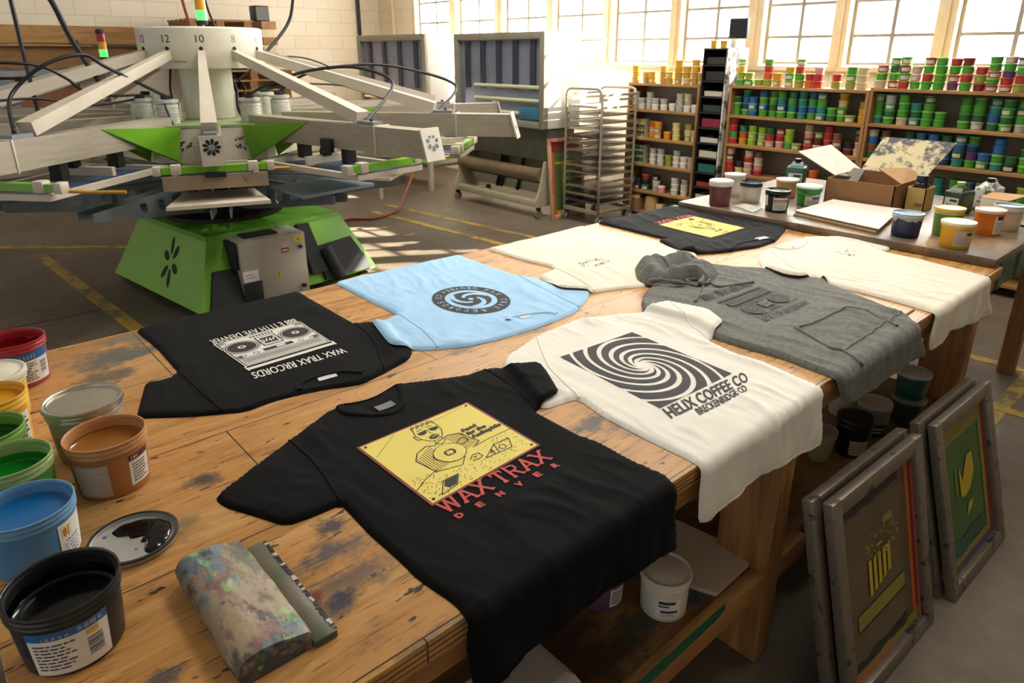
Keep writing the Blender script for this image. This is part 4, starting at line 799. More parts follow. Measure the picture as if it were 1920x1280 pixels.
# ------------------------------------------------------------------ buckets
def plas(name,col,rough=.38): return mat(name,col,rough,var=.08,vscale=9,bump=.06,bscale=25)
def inkm(name,col): return mat(name,col,.18 if 'black' not in name else .12,bump=.05,bscale=14,spec=.5 if 'black' not in name else .3)
L_paper=mat('label_paper','#d9d6d0',.6); L_dark=mat('label_text','#33333a',.6); L_grey=mat('label_small_print','#8c8c90',.6); L_blue=mat('label_blue','#1d5f9a',.5); L_red=mat('label_red','#8e2b24',.5); L_yel=mat('label_yellow','#d6a02c',.5); L_brown=mat('label_brown','#4a2b22',.5); L_tan=mat('label_clear','#b9ab97',.5)
LM=[L_paper,L_dark,L_grey,L_blue,L_red,L_yel,L_brown,L_tan]
def rprof(R,h,k): return lambda z:R*(k+(.955-k)*min(1,max(0,z/(h*.86))))
def label_patch(T,cx,cy,z0,rz,a0,a1,za,zb,rects,base=0,name='label'):
    """curved sticker: rects (u0,v0,u1,v1,material) on angle x height"""
    m=MB()
    def q(u0,v0,u1,v1,mi,o):
        n=max(1,int(abs(u1-u0)*(a1-a0)/.12)+1)
        for i in range(n):
            v=[]
            for (u,w) in ((u0+(u1-u0)*i/n,v0),(u0+(u1-u0)*(i+1)/n,v0),(u0+(u1-u0)*(i+1)/n,v1),(u0+(u1-u0)*i/n,v1)):
                a=a0+(a1-a0)*u; z=za+(zb-za)*w; r=rz(z)+o; v.append((cx+r*cos(a),cy+r*sin(a),z0+z))
            m.add(v,[(0,1,2,3)],mi)
    q(0,0,1,1,base,.0007)
    for r in rects: q(*r[:4],r[4],.0011)
    m.build(name,LM,T,60)
def lines(v0,v1,n,u0=.08,u1=.92,mi=2,seed=1,th=.45):
    r=random.Random(seed); out=[]
    for i in range(n):
        v=v1-(v1-v0)*(i+.5)/n; d=(v1-v0)/n*th/2; u=u0
        e=u1-r.random()*.3*(u1-u0)
        while u<e-.02:
            w=r.uniform(.04,.15); out.append((u,v-d,min(u+w,e),v+d,mi)); u+=w+.02
    return out
def barcode(u0,v0,u1,v1,n=9,horiz=True):
    out=[]
    for i in range(n):
        if horiz: a=v0+(v1-v0)*i/n; out.append((u0,a,u1,a+(v1-v0)/n*(.35+.3*((i*7)%3)/2),1))
        else: a=u0+(u1-u0)*i/n; out.append((a,v0,a+(u1-u0)/n*(.35+.3*((i*7)%3)/2),v1,1))
    return out
def bucket(cx,cy,z0,R,h,label,group,body,rim=None,ink=None,level=.7,lid=None,lidstyle='plain',k=.86,n=56,labels=(),name='ink_bucket',cat='bucket',handle=None,drips=None):
    T=thing(name,(cx,cy,z0),label,cat,group); rz=rprof(R,h,k); C=(cx,cy,z0); t=.0025; rim=rim or body
    zr=h*.86
    MB().lathe([(0,.002),(R*k-.006,.002),(R*k-.003,0),(R*k,.004),(rz(h*.3),h*.3),(rz(h*.6),h*.6),(rz(zr),zr),(rz(zr)+.001,h*.94),(rz(zr)-t,h*.94),(rz(zr)-t,zr),(rz(h*.3)-t,h*.3),(R*k-t,.005),(0,.005)],n,C).build('tub',body,T,40)
    r=rz(zr)
    MB().lathe([(r-.001,h*.80),(R*.985,h*.805),(R*.992,h*.83),(R*.975,h*.845),(R*.972,h*.885),(R*.995,h*.895),(R*.995,h*.915),(R*.975,h*.93),(R*.98,h*.975),(R,h*.985),(R*.995,h*.998),(R*.965,h),(R*.95,h*.99),(R*.945,h*.93),(r-.004,h*.93),(r-.004,h*.80)],n,C,close=True).build('rim',rim,T,50)
    if ink:
        zi=h*level; ri=rz(zi)-t-.0002
        MB().lathe([(ri,zi+.0035),(ri-.003,zi+.0012),(ri-.008,zi),(ri*.5,zi),(0,zi)][::-1],n,C).build('ink',ink,T,60)
        # wet smear left on the inner wall
        m=MB(); rn=random.Random(int(cx*1000)+int(cy*900)); N=64
        top=[]; bot=[]
        for i in range(N):
            a=2*PI*i/N; zt=zi+h*(.985-level)*(.55+.38*nz(cos(a)*2.2+cx*9,sin(a)*2.2,cy*5)); zt=min(zt,h*.97)
            rr=(rz(min(zt,zr))-t-.0007) if zt<h*.92 else R*.944
            top.append((cx+rr*cos(a),cy+rr*sin(a),z0+zt)); bot.append((cx+(ri-.0002)*cos(a),cy+(ri-.0002)*sin(a),z0+zi+.001))
        m.add(top+bot,[(i,(i+1)%N,N+(i+1)%N,N+i) for i in range(N)]); m.build('ink_smear',ink,T,60)
    if lid:
        if lidstyle=='metal':
            pr=[(R*1.0,h*.93),(R*1.035,h*.94),(R*1.04,h*1.0),(R*1.03,h*1.02),(R*.98,h*1.025),(R*.94,h*1.01),(R*.93,h*.985),(R*.91,h*.985),(R*.90,h*1.0),(R*.885,h*1.002),(R*.87,h*.975),(0,h*.975)]
        elif lidstyle=='dome':
            pr=[(R*1.0,h*.80),(R*1.03,h*.81),(R*1.035,h*.95),(R*1.01,h*1.0),(R*.95,h*1.02),(R*.6,h*1.03),(0,h*1.03)]
        else:
            pr=[(R*1.0,h*.90),(R*1.03,h*.905),(R*1.035,h*.99),(R*1.02,h*1.01),(R*.96,h*1.015),(R*.93,h*1.0),(R*.90,h*.985),(R*.82,h*.985),(R*.80,h*.995),(0,h*.998)]
        MB().lathe(pr,n,C).build('lid',lid,T,45)
    if handle:
        a0=math.atan2(-cy,-cx)+handle[1]; pts=[]
        for i in range(25):
            b=PI*i/24; px=R*1.02*cos(b); pz=-handle[0]*sin(b); off=R*1.02*sin(b)
            # bail folded down against the side facing angle a0
            ca,sa=cos(a0),sin(a0); pts.append((cx-sa*px+ca*off*1.02,cy+ca*px+sa*off*1.02,z0+h*.86+pz))
        MB().tube(pts,.0022,8).build('handle',rim,T,180)
    if drips:
        m=MB(); N=60; a0=0; top=[];bot=[]
        for i in range(N):
            a=2*PI*i/N; zb=h*(.80-.17*max(0,.35+1.1*nz(cos(a)*3+cx,sin(a)*3,cy))); zt=h*.845
            for zq,L in ((zt,top),(zb,bot)): rr=max(rz(zq),R*.975 if zq>h*.8 else 0)+.0016; L.append((cx+rr*cos(a),cy+rr*sin(a),z0+zq))
        m.add(bot+top,[(i,(i+1)%N,N+(i+1)%N,N+i) for i in range(N)]); m.build('dried_ink',drips,T,60)
    for L in labels:
        a=math.atan2(-cy,-cx)+L[0]; label_patch(T,cx,cy,z0,rz,a-L[1]/2,a+L[1]/2,h*L[2],h*L[3],L[4],L[5] if len(L)>5 else 0)
    return T
GB='ink buckets at the near end of the workbench'
tubtxt=lambda s:lines(.05,.95,9,.1,.9,2,s)
bucket(.119,2.177,.9,.079,.127,'red ink bucket with blue and white label, farthest along the near table end',GB,plas('red_tub','#a8434f'),plas('red_rim','#9c2129'),inkm('red_ink','#7d0d10'),.62,
  labels=[(.45,1.5,.1,.80,[(0,.72,1,1,3),(.06,.77,.6,.9,2)]+lines(.06,.66,8,.08,.62,1,3)+barcode(.7,.2,.9,.62,10))])
M_clr=plas('milky_tub','#c9bb9a',.3); M_lidm=mat('tin_lid','#b3afa0',.3,.75,var=.1,vscale=20); M_lidw=plas('white_lid','#d7d2c6')
bucket(.045,1.968,.9,.078,.122,'yellow bucket under a cream lid with rubbed grey centre, behind open yellow bucket',GB,plas('pale_yellow_tub','#d8b24f'),M_clr,lid=plas('cream_lid','#cdc9b6'),labels=[(.75,.8,.1,.7,lines(.1,.9,6,.1,.9,1,4))])
bucket(.03,1.785,.9,.074,.14,'open bucket of bright yellow ink',GB,plas('yellow_tub','#dba22b'),plas('yellow_rim','#e0ad3a'),inkm('yellow_ink','#d08f12'),.85,labels=[(.8,.7,.1,.7,lines(.1,.9,6,.1,.9,1,5))])
bucket(.005,1.628,.9,.074,.135,'open bucket of dark green ink beside the tin lid can',GB,plas('dark_green_tub','#8ba35c'),plas('dark_green_rim','#6f9a41'),inkm('dark_green_ink','#1f5a16'),.7)
bucket(.029,1.474,.9,.072,.13,'open bucket of vivid green ink between the blue and dark green buckets',GB,plas('green_tub','#4f9440'),plas('green_rim','#93a96f'),inkm('green_ink','#0f7a1d'),.66)
bucket(.031,1.318,.9,.0755,.112,'open bucket of blue ink',GB,plas('blue_tub','#4a7fae'),plas('blue_rim','#5e8fb4'),inkm('blue_ink','#0f5e9c'),.78,labels=[(.95,.9,.08,.74,[(0,0,1,1,0),(.08,.6,.4,.9,5),(.13,.66,.3,.84,4)]+lines(.08,.55,5,.1,.9,3,6))])
bucket(.041,1.057,.9,.077,.114,'open bucket of black ink nearest the camera, with blue-topped label',GB,plas('black_tub','#1b1a20'),plas('black_rim','#1f1f1f',.25),inkm('black_ink','#050506'),.62,
  labels=[(-.12,1.5,.06,.76,[(0,.82,1,1,3),(.62,.86,.92,.95,2),(.2,.84,.55,.9,2),(.70,.68,.86,.79,5)]+barcode(.70,.2,.9,.62,8)+lines(.1,.74,8,.06,.6,1,8,.4))])
bucket(.187,1.65,.9,.077,.129,'can closed with a shiny tin lid behind the tan bucket',GB,plas('clear_tub','#a9a48b',.3),M_lidm,lid=M_lidm,lidstyle='metal',labels=[(-.6,1.3,.2,.6,lines(.1,.9,4,.1,.9,2,9),7)])
bucket(.191,1.477,.9,.076,.121,'open bucket of tan ink with two white labels',GB,plas('tan_tub','#a8703f'),plas('tan_rim','#b58050'),inkm('tan_ink','#8d5a1e'),.74,
  labels=[(-.62,1.0,.08,.68,lines(.06,.94,13,.06,.94,0,10,.35),7),(.78,.72,.14,.72,[(0,.80,1,1,6),(.08,.82,.45,.97,4),(.13,.86,.38,.93,0)]+lines(.08,.72,7,.12,.9,1,11,.4))])
# the upturned lid with black ink in it
cx,cy=.169,1.246
T=thing('bucket_lid',(cx,cy,.9),'upturned grey lid with a pool of black ink, beside the black bucket','lid')
MB().lathe([(0,.001),(.069,.001),(.073,.003),(.0745,.012),(.072,.0135),(.0695,.012),(.069,.007),(.064,.0055),(0,.0055)],56,(cx,cy,.9)).build('disc',plas('grey_lid','#9a9790',.3),T,40)
MB().lathe([(.0705,.0105),(.0752,.0105),(.0755,.0142),(.0705,.0145)],56,(cx,cy,.9),close=True).build('rim',plas('dark_lid_rim','#2a2e33',.25),T,40)
m=MB(); pts=[(.010,.060),(.035,.052),(.055,.035),(.062,.008),(.058,-.020),(.044,-.044),(.030,-.050),(.022,-.040),(.030,-.018),(.012,-.012),(.020,.004),(-.006,.006),(-.012,.020),(-.030,.020),(-.040,.040),(-.020,.058)]
rot=rad(-20); pts=[(cx+x*cos(rot)-y*sin(rot),cy+x*sin(rot)+y*cos(rot)) for x,y in pts]
pp=[(p.x,p.y) for p in bez([(a,b,0) for a,b in pts]+[(pts[0][0],pts[0][1],0)],5)][:-1]; ctr=(sum(p[0] for p in pp)/len(pp)+.006,sum(p[1] for p in pp)/len(pp))
V=[];N=len(pp)
for s,z in ((1,.0056),(.93,.0078),(.75,.0086)): V+=[(ctr[0]+(x-ctr[0])*s,ctr[1]+(y-ctr[1])*s,.9+z+.0006*sin(i*1.3)) for i,(x,y) in enumerate(pp)]
V.append((ctr[0],ctr[1],.9088)); F=[(k*N+i,k*N+(i+1)%N,(k+1)*N+(i+1)%N,(k+1)*N+i) for k in range(2) for i in range(N)]+[(2*N+i,2*N+(i+1)%N,3*N) for i in range(N)]
m.add(V,F).build('ink_pool',MATS['black_ink'],T,180)
for a,r,l in ((2.9,.052,.02),(3.6,.05,.012),(2.3,.057,.014),(4.6,.03,.01)): MB().lathe([(l*.3,.0056),(l*.26,.0064),(0,.0068)],10,(cx+r*cos(a),cy+r*sin(a),.9)).build('ink_spot',mat('blue_ink_spots','#2f6f9e',.3),T,60)

# ---- the squeegee
def m_sq():
    m=mat('painted_squeegee_wood','#8d7a62',.5,bump=.4,bscale=40); nt=m.node_tree; b=nt.nodes['Principled BSDF']; tc=nd(nt,'ShaderNodeTexCoord'); out=None
    last=None
    for i,(c,sc,lo,lx) in enumerate((('#94846b',1,0,0),('#7d5450',15,.50,1),('#56707c',13,.53,5),('#2d3a44',15,.535,9),('#7fae6a',20,.585,13),('#b8b1a2',19,.64,17),('#4c4a3e',11,.56,27),('#39302e',28,.575,21),('#3f7a48',24,.63,23))):
        if i==0: rgb=nd(nt,'ShaderNodeRGB'); rgb.outputs[0].default_value=srgb(c); last=rgb.outputs[0]; continue
        mp=nd(nt,'ShaderNodeMapping'); mp.inputs['Location'].default_value=(lx,lx*.7,lx*.3); mp.inputs['Scale'].default_value=(1,.45,1); nt.links.new(tc.outputs['Object'],mp.inputs[0])
        n=nd(nt,'ShaderNodeTexNoise',Scale=float(sc),Detail=5.0,Roughness=.65); nt.links.new(mp.outputs[0],n.inputs['Vector']); r=nd(nt,'ShaderNodeMapRange'); r.inputs[1].default_value=lo; r.inputs[2].default_value=lo+.06; r.inputs[4].default_value=.85; nt.links.new(n.outputs['Fac'],r.inputs[0])
        x=nd(nt,'ShaderNodeMix',data_type='RGBA'); nt.links.new(r.outputs[0],x.inputs['Factor']); nt.links.new(last,x.inputs['A']); x.inputs['B'].default_value=srgb(c); last=x.outputs['Result']
    nt.links.new(last,b.inputs['Base Color']); return m
T=thing('squeegee',(.265,.945,.9),'paint-crusted wooden squeegee with dark green blade lying on the table','squeegee')
y0,y1=.805,1.08
prof=[(.2,.902),(.194,.912),(.193,.926),(.198,.939),(.207,.946),(.222,.949),(.245,.948),(.262,.944),(.285,.938),(.303,.935),(.306,.930),(.306,.902)]
N=14; V=[];F=[]; P_=len(prof)
for j in range(N+1):
    y=y0+(y1-y0)*j/N
    for i,(x,z) in enumerate(prof): V.append((x+.0025*nz(y*25,i*.7,1)+.004*(j in (0,N))*(.5-i/P_),y+.004*nz(x*60,z*50,j//N),max(.9005,z+.0028*nz(x*40,y*18,3))))
for j in range(N):
    for i in range(P_): F.append((j*P_+i,(j+1)*P_+i,(j+1)*P_+(i+1)%P_,j*P_+(i+1)%P_))
F.append(tuple(range(P_))); F.append(tuple(N*P_+i for i in range(P_))[::-1])
MB().add(V,F).build('handle',m_sq(),T,50)
MB().rbox(.3065,y0-.006,.9008,.344,y1-.004,.914,.002).build('blade',mat('green_blade','#34513a',.4,var=.3,vscale=12,col2='#6b5a4a'),T,40)
m=MB(); rn=random.Random(4)
for i in range(44):
    y=y0+(y1-y0-.012)*i/44; w=.003+.003*rn.random(); y+=rn.uniform(-.002,.002); m.box(.344-w,y,.9135,.345+.001*rn.random(),y+rn.uniform(.003,.009),.9146+.0006*rn.random(),0 if rn.random()<.72 else 1)
m.build('blade_crust',[mat('black_crust','#141414',.4),mat('white_crust','#b9b5ab',.5)],T)

# ------------------------------------------------------------------ things on the dark bench
GD='ink buckets on the dark end bench'; Z1=.94
M_wtub=plas('white_tub','#d3cdbd'); M_wrim=plas('white_rim','#dcd8cc'); M_crust=mat('pale_dried_ink','#b3a596',.7,bump=.5,bscale=90)
bucket(3.388,2.087,Z1,.064,.140,'maroon bucket under a crumpled white lid at the dark bench corner',GD,plas('maroon_tub','#74434b'),lid=M_lidw,lidstyle='dome')
bucket(3.612,2.030,Z1,.063,.113,'white bucket with a blue-black smeared rim',GD,M_wtub,plas('navy_rim','#1c2733',.3),inkm('navy_ink','#232b33'),.9)
bucket(3.70,2.19,Z1,.060,.128,'white lidded tub behind the dark-rimmed white bucket',GD,M_wtub,lid=M_lidw)
bucket(3.886,1.955,Z1,.063,.107,'tan tub with white lid behind the black bucket',GD,plas('ochre_tub','#b58f57'),lid=M_lidw)
bucket(3.487,1.799,Z1,.066,.117,'black bucket with glossy ink over its lid and a pale label',GD,plas('black_tub_b','#151515'),plas('black_rim_b','#101010',.2),inkm('black_ink_b','#060606'),.93,labels=[(.35,1.3,.12,.7,[(.05,.62,.95,.85,4),(.1,.66,.8,.8,0)]+lines(.1,.55,4,.1,.9,2,3)),(-1.1,.5,.3,.85,[])],drips=MATS['black_ink'])
bucket(3.757,1.758,Z1,.067,.112,'green bucket with white lid, wire handle and pale label',GD,plas('green_tub_b','#2f8a3c'),lid=plas('mint_lid','#dfe8dc'),labels=[(.45,1.4,.08,.6,[(.45,.55,1,.85,3),(0,.8,.45,1,5)]+lines(.1,.5,3,.1,.9,2,5))],handle=(.03,.1))
bucket(3.438,1.125,Z1,.067,.112,'navy blue bucket with pale crust dripping below its rim',GD,plas('navy_tub','#1f2a4e'),plas('pale_blue_rim','#a9bccb'),inkm('slate_ink','#8fa3b2'),.92,drips=M_crust)
bucket(3.402,.905,Z1,.067,.114,'amber yellow bucket with white lid nearest the dark bench edge',GD,plas('amber_tub','#d79a17'),plas('amber_rim','#d9b45c'),lid=plas('ivory_lid','#e0d7b8'),labels=[(.5,1.2,.12,.72,[(.62,.72,.98,.9,1)]+lines(.08,.65,7,.08,.92,2,7),7)])
bucket(3.594,1.004,Z1,.063,.132,'green tub with yellow lid behind the amber bucket',GD,plas('olive_tub','#6d9440'),plas('olive_rim','#c7c77c'),lid=plas('yellow_lid','#dcb63a'))
bucket(3.752,.880,Z1,.062,.121,'orange bucket with pinkish white lid',GD,plas('orange_tub','#d8741c'),lid=plas('pink_lid','#e0c4b6'),labels=[(.85,.8,.12,.85,[(.2,.75,.9,.95,1)]+lines(.08,.65,6,.1,.9,2,8))])
bucket(3.93,.850,Z1,.065,.122,'white bucket with teal blue ink, rightmost on the dark bench',GD,plas('sandy_tub','#cdbd9f'),M_wrim,inkm('teal_ink','#2f7f98'),.93)
M_card=mat('corrugated_cardboard','#8a6440',.8,var=.1,vscale=6,bump=.1,bscale=30); M_cardl=mat('pale_cardboard','#b2895c',.8,var=.08,vscale=6); M_print=mat('smudged_card','#cdbf94',.75,dirt='#54545a',dscale=9,dthr=.46)
T=thing('cardboard_box',(4.14,1.56,Z1),'open brown cardboard box with flaps up, one flap smeared grey','box')
bx0,bx1,by0,by1,bz=3.92,4.37,1.372,1.742,1.078
MB().box(bx0,by0,Z1,bx1,by1,Z1+.004).box(bx0,by0,Z1,bx0+.005,by1,bz).box(bx1-.005,by0,Z1,bx1,by1,bz).box(bx0,by0,Z1,bx1,by0+.005,bz).box(bx0,by1-.005,Z1,bx1,by1,bz).build('carton',M_card,T)
def flap(a,b,c,d,mt,th=.004):
    a,b,c,d=map(Vector,(a,b,c,d)); n=(b-a).cross(d-a).normalized()*th
    return MB().hexa([a,b,c,d],[a+n,b+n,c+n,d+n]).build('flap',mt,T)
flap((4.366,1.375,bz),(4.366,1.74,bz),(4.53,1.70,bz+.185),(4.53,1.30,bz+.185),M_print)
flap((4.0,by0,bz),(4.3,by0,bz),(4.28,1.44,bz+.05),(3.98,1.50,bz+.075),M_cardl)
flap((4.02,by1,bz),(4.36,by1,bz),(4.33,1.93,bz+.13),(4.0,1.97,bz+.115),mat('white_card','#d6cbb8',.7))
flap((3.985,1.60,bz-.02),(4.02,1.70,bz-.02),(4.11,1.68,bz+.045),(4.07,1.6,bz+.045),mat('grey_card','#6b6257',.7))
tag(MB().rbox(4.02,1.66,1.0,4.1,1.73,1.085,.004).build('bundle',mat('dark_bundle','#4a4238',.7)),'dark bundle poking out at the left end of the open cardboard box','bundle')
# paper
GP='sheets of the paper stack on the dark bench'
M_pap=mat('white_paper','#d9d0c2',.75,var=.04,vscale=5); M_papb=mat('brown_board','#96714a',.8,var=.1); M_papc=mat('cream_board','#c9b893',.8)
def sheet(name,q,z,t,m,label,cat,curl=0,group=None):
    a,b,c,d=[np.array(p) for p in q]; n=14; V=[];F=[]
    for s in (0,1):
        for i in range(n+1):
            for j in range(n+1):
                u,v=i/n,j/n; p=(1-u)*(1-v)*a+u*(1-v)*b+u*v*c+(1-u)*v*d; cz=curl*((2*abs(u-.5))**3*.5+(2*abs(v-.5))**3*.5) if not s or 1 else 0
                V.append((p[0],p[1],z+cz+(t if s else 0)))
    k=(n+1)**2; ix=lambda i,j,s:s*k+i*(n+1)+j
    for i in range(n):
        for j in range(n):
            F.append((ix(i,j,1),ix(i+1,j,1),ix(i+1,j+1,1),ix(i,j+1,1))); F.append((ix(i,j,0),ix(i,j+1,0),ix(i+1,j+1,0),ix(i+1,j,0)))
    for i in range(n):
        F+= [(ix(i,0,0),ix(i+1,0,0),ix(i+1,0,1),ix(i,0,1)),(ix(i+1,n,0),ix(i,n,0),ix(i,n,1),ix(i+1,n,1)),(ix(0,i+1,0),ix(0,i,0),ix(0,i,1),ix(0,i+1,1)),(ix(n,i,0),ix(n,i+1,0),ix(n,i+1,1),ix(n,i,1))]
    return tag(MB().add(V,F).build(name,m,None,60),label,cat,group)
sheet('board_sheet',[(3.36,1.22),(3.91,1.325),(3.88,1.68),(3.44,1.675)],Z1+.001,.007,M_papb,'brown board at the bottom of the stack of sheets on the dark bench','board',0,GP)
sheet('board_sheet',[(3.365,1.225),(3.90,1.33),(3.885,1.675),(3.445,1.67)],Z1+.009,.006,M_papc,'cream board in the middle of the stack of sheets on the dark bench','board',0,GP)
sheet('board_sheet',[(3.37,1.22),(3.905,1.325),(3.88,1.68),(3.45,1.67)],Z1+.016,.005,M_papb,'thin brown board just under the white sheet on top of the stack','board',0,GP)
sheet('paper_sheet',[(3.365,1.215),(3.91,1.32),(3.89,1.675),(3.45,1.675)],Z1+.022,.004,M_pap,'white sheet on top of the stack in front of the cardboard box','sheet',.003,GP)
sheet('cardboard_sheet',[(3.275,1.83),(3.33,1.83),(3.34,2.36),(3.275,2.36)],.9015,.004,M_papc,'narrow cream cardboard strip on the workbench along the dark bench front edge','cardboard') if 0 else None
sheet('paper_sheet',[(3.36,1.86),(3.50,1.88),(3.53,2.01),(3.43,2.03)],Z1+.001,.001,mat('ink_smeared_paper','#b7b5a4',.7,dirt='#7fa39a',dscale=12,dthr=.5),'ink-smeared paper under the white bucket beside the maroon bucket','sheet')
# small boxes and jugs behind
T=thing('cardboard_box',(4.1,1.30,Z1),'small buff carton open on top, between the brown box and the green jug','box')
MB().box(4.035,1.255,Z1,4.17,1.352,Z1+.004).box(4.035,1.255,Z1,4.04,1.352,Z1+.125).box(4.165,1.255,Z1,4.17,1.352,Z1+.125).box(4.035,1.255,Z1,4.17,1.26,Z1+.125).box(4.035,1.347,Z1,4.17,1.352,Z1+.125).build('carton',mat('buff_card','#c1a25e',.75,var=.06),T)
MB().box(4.0335,1.265,Z1+.03,4.0348,1.3,Z1+.045).build('tape',M_card,T)
T=thing('jar',(4.105,1.305,Z1+.005),'black squat jar sitting in the small buff carton','jar')
MB().lathe([(0,0),(.04,0),(.04,.12),(.036,.135),(.028,.145),(0,.145)],24,(4.105,1.305,Z1+.005)).build('body',mat('black_bottle','#141516',.3),T,40)
MB().lathe([(.029,.146),(.032,.148),(.032,.175),(.028,.18),(0,.18)],24,(4.105,1.305,Z1+.005)).build('cap',MATS['black_bottle'],T,40)
def jug(x,y,z,w,d,h,rz_,label,body,lab,cap):
    T=thing('jug',(x,y,z),label,'jug'); Mx=Matrix.Translation((x,y,z))@Matrix.Rotation(rz_,4,'Z')
    m=MB().rbox(-w/2,-d/2,0,w/2,d/2,h*.78,.012,0,Mx); m.hexa([(-w/2+.012,-d/2+.012,h*.775),(w/2-.012,-d/2+.012,h*.775),(w/2-.012,d/2-.012,h*.775),(-w/2+.012,d/2-.012,h*.775)],[(-w*.2,-d*.25,h*.92),(w*.1,-d*.25,h*.92),(w*.1,d*.25,h*.92),(-w*.2,d*.25,h*.92)],0,Mx); m.build('body',body,T,50)
    q=Mx@Vector((-w*.05,0,h*.92)); MB().lathe([(0,0),(.018,0),(.019,.002),(.019,.022),(0,.022)],18,tuple(q)).build('cap',cap,T,40)
    pts=[Mx@Vector(p) for p in bez([(w*.08,0,h*.9),(w*.3,0,h*.96),(w*.45,0,h*.86),(w*.46,0,h*.7)],8)]; MB().tube(pts,.009,10).build('handle',body,T,180)
    MB().box(-w/2-.0015,-d*.36,h*.25,-w/2,d*.36,h*.55,0,Mx).box(-w/2-.002,-d*.3,h*.42,-w/2-.0015,d*.1,h*.5,1,Mx).box(-w/2-.002,-d*.3,h*.3,-w/2-.0015,d*.25,h*.34,1,Mx).build('label',[lab,L_dark],T)
jug(4.17,1.135,Z1,.12,.10,.155,rad(-15),'dark green jug with pale label and loop handle',mat('green_jug_plastic','#2c3f26',.35),L_paper,mat('lime_cap','#9cbb52',.4))
jug(4.36,1.05,Z1,.13,.10,.165,rad(-10),'green and white chemical can behind the white box',mat('green_white_can','#cfd0c8',.5,dirt='#3d5a34',dscale=14,dthr=.5),L_paper,MATS['black_bottle'])
jug(4.24,2.08,Z1,.12,.115,.17,rad(20),'teal clear jug half full, standing behind the white tubs',mat('teal_jug_plastic','#2d5a50',.3,dirt='#1c2a28',dscale=10,dthr=.5),L_paper,MATS['black_bottle'])
T=thing('carton',(4.22,.96,Z1),'white carton with raised lid flap behind the green tub','box')
MB().rbox(4.15,.91,Z1,4.27,1.03,Z1+.10,.003).build('carton_body',mat('white_carton','#d6cdb4',.7),T,40)
flap((4.15,.905,Z1+.101),(4.15,1.035,Z1+.101),(4.3,1.02,Z1+.112),(4.3,.86,Z1+.116),M_cardl)
tag(MB().rbox(4.05,.79,Z1,4.2,.815,Z1+.012,.003).build('brush_handle',mat('black_handle','#17181a',.4)),'black tool handle lying at the right end of the dark bench','tool')

# ------------------------------------------------------------------ under the bench
GS='containers on the bench shelf'; Z2=.325
bucket(1.289,.845,Z2,.068,.124,'white lidded bucket on the shelf below the front black shirt',GS,M_wtub,lid=plas('scuffed_lid','#cfc8bb'),k=.9,labels=[(.25,1.1,.12,.62,[(.12,.75,.75,.9,1),(.1,.60,.5,.68,1),(.2,.3,.85,.42,1),(.2,.18,.7,.22,2),(.2,.1,.8,.13,2)])])
bucket(1.185,.975,Z2,.064,.13,'purple bucket half hidden behind the hanging black shirt',GS,plas('purple_tub','#5c4460'),plas('lilac_rim','#9a8ba0'),lid=plas('grey_lilac_lid','#a79ba6'),labels=[(.8,.8,.15,.6,lines(.1,.9,5,.1,.9,1,3))])
sheet('platen_board',[(1.33,.99),(1.425,.765),(1.64,.77),(1.60,1.06)],Z2+.001,.014,mat('stained_white_board','#b9ac98',.5,dirt='#7d6a50',dscale=10,dthr=.66),'stained white board lying on the shelf beside the white lidded bucket','board')
T=thing('tray_stack',(.80,.87,Z2),'nested translucent white plastic trays under the hanging black shirt','trays') if 0 else None
M_tray=mat('frosted_plastic','#a9a6a2',.35)
for i,(dx,lb) in enumerate(((0,'lowest tray'),(.006,'middle tray'),(.012,'top tray'))):
    z=Z2+.001+i*.026; T=thing('plastic_tray',(.79,.86,z),'%s of the nested frosted plastic trays on the bench shelf'%lb,'tray','nested plastic trays')
    x0,y0,x1,y1=.66+dx,.775,.885+dx,.955
    m=MB(); 
    for k,(o,zz) in enumerate(((0.03,0),(.012,.05),(0,.052),(0,.056),(.016,.056),(.034,.004))): pass
    def ring(o,zz): return [(x0+o,y0+o,z+zz),(x1-o,y0+o,z+zz),(x1-o,y1-o,z+zz),(x0+o,y1-o,z+zz)]
    R_=[ring(.002,0),ring(.0,.004),ring(.004,.008),ring(.006,.03),ring(.016,.05),ring(.03,.056)]; V=sum(R_,[]); F=[(3,2,1,0)]
    for k in range(5):
        for a in range(4): F.append((k*4+a,k*4+(a+1)%4,(k+1)*4+(a+1)%4,(k+1)*4+a))
    F.append((20,21,22,23)); m.add(V,F).build('tray',M_tray,T)
bucket(2.315,.905,Z2,.052,.118,'pale yellow cup-shaped tub next to the middle table leg',GS,plas('pale_cup','#a3a06f',.3),lid=plas('clear_lid','#a29a92',.3),k=.7)
bucket(2.446,.844,Z2,.064,.15,'black lidded bucket on the shelf by the middle table leg',GS,plas('black_tub_c','#1a1a1a'),lid=plas('black_lid','#1f2020',.35),labels=[(.5,1.2,.1,.5,lines(.1,.9,4,.1,.9,2,4),7)])
bucket(2.62,.845,Z2,.060,.15,'white-lidded tub with dark band behind the black lidded bucket',GS,plas('dusky_tub','#8d857b'),lid=plas('dusty_lid','#bdb6ac'),labels=[(.3,2.0,.12,.5,lines(.3,.8,2,.1,.9,0,4),1)])
bucket(2.835,.793,Z2,.061,.115,'dark green tub under another green tub on the bench shelf',GS,plas('deep_green_tub','#1e4038'),lid=plas('grey_lid_b','#8f938e'))
bucket(2.845,.797,Z2+.118,.062,.105,'green tub with clear lid stacked on the dark green tub',GS,plas('bottle_green_tub','#2d5c4a'),lid=plas('milky_lid','#b9b3a8',.3))
bucket(2.72,1.0,Z2,.06,.12,'shadowed white tub at the back of the bench shelf',GS,M_wtub,lid=M_lidw)

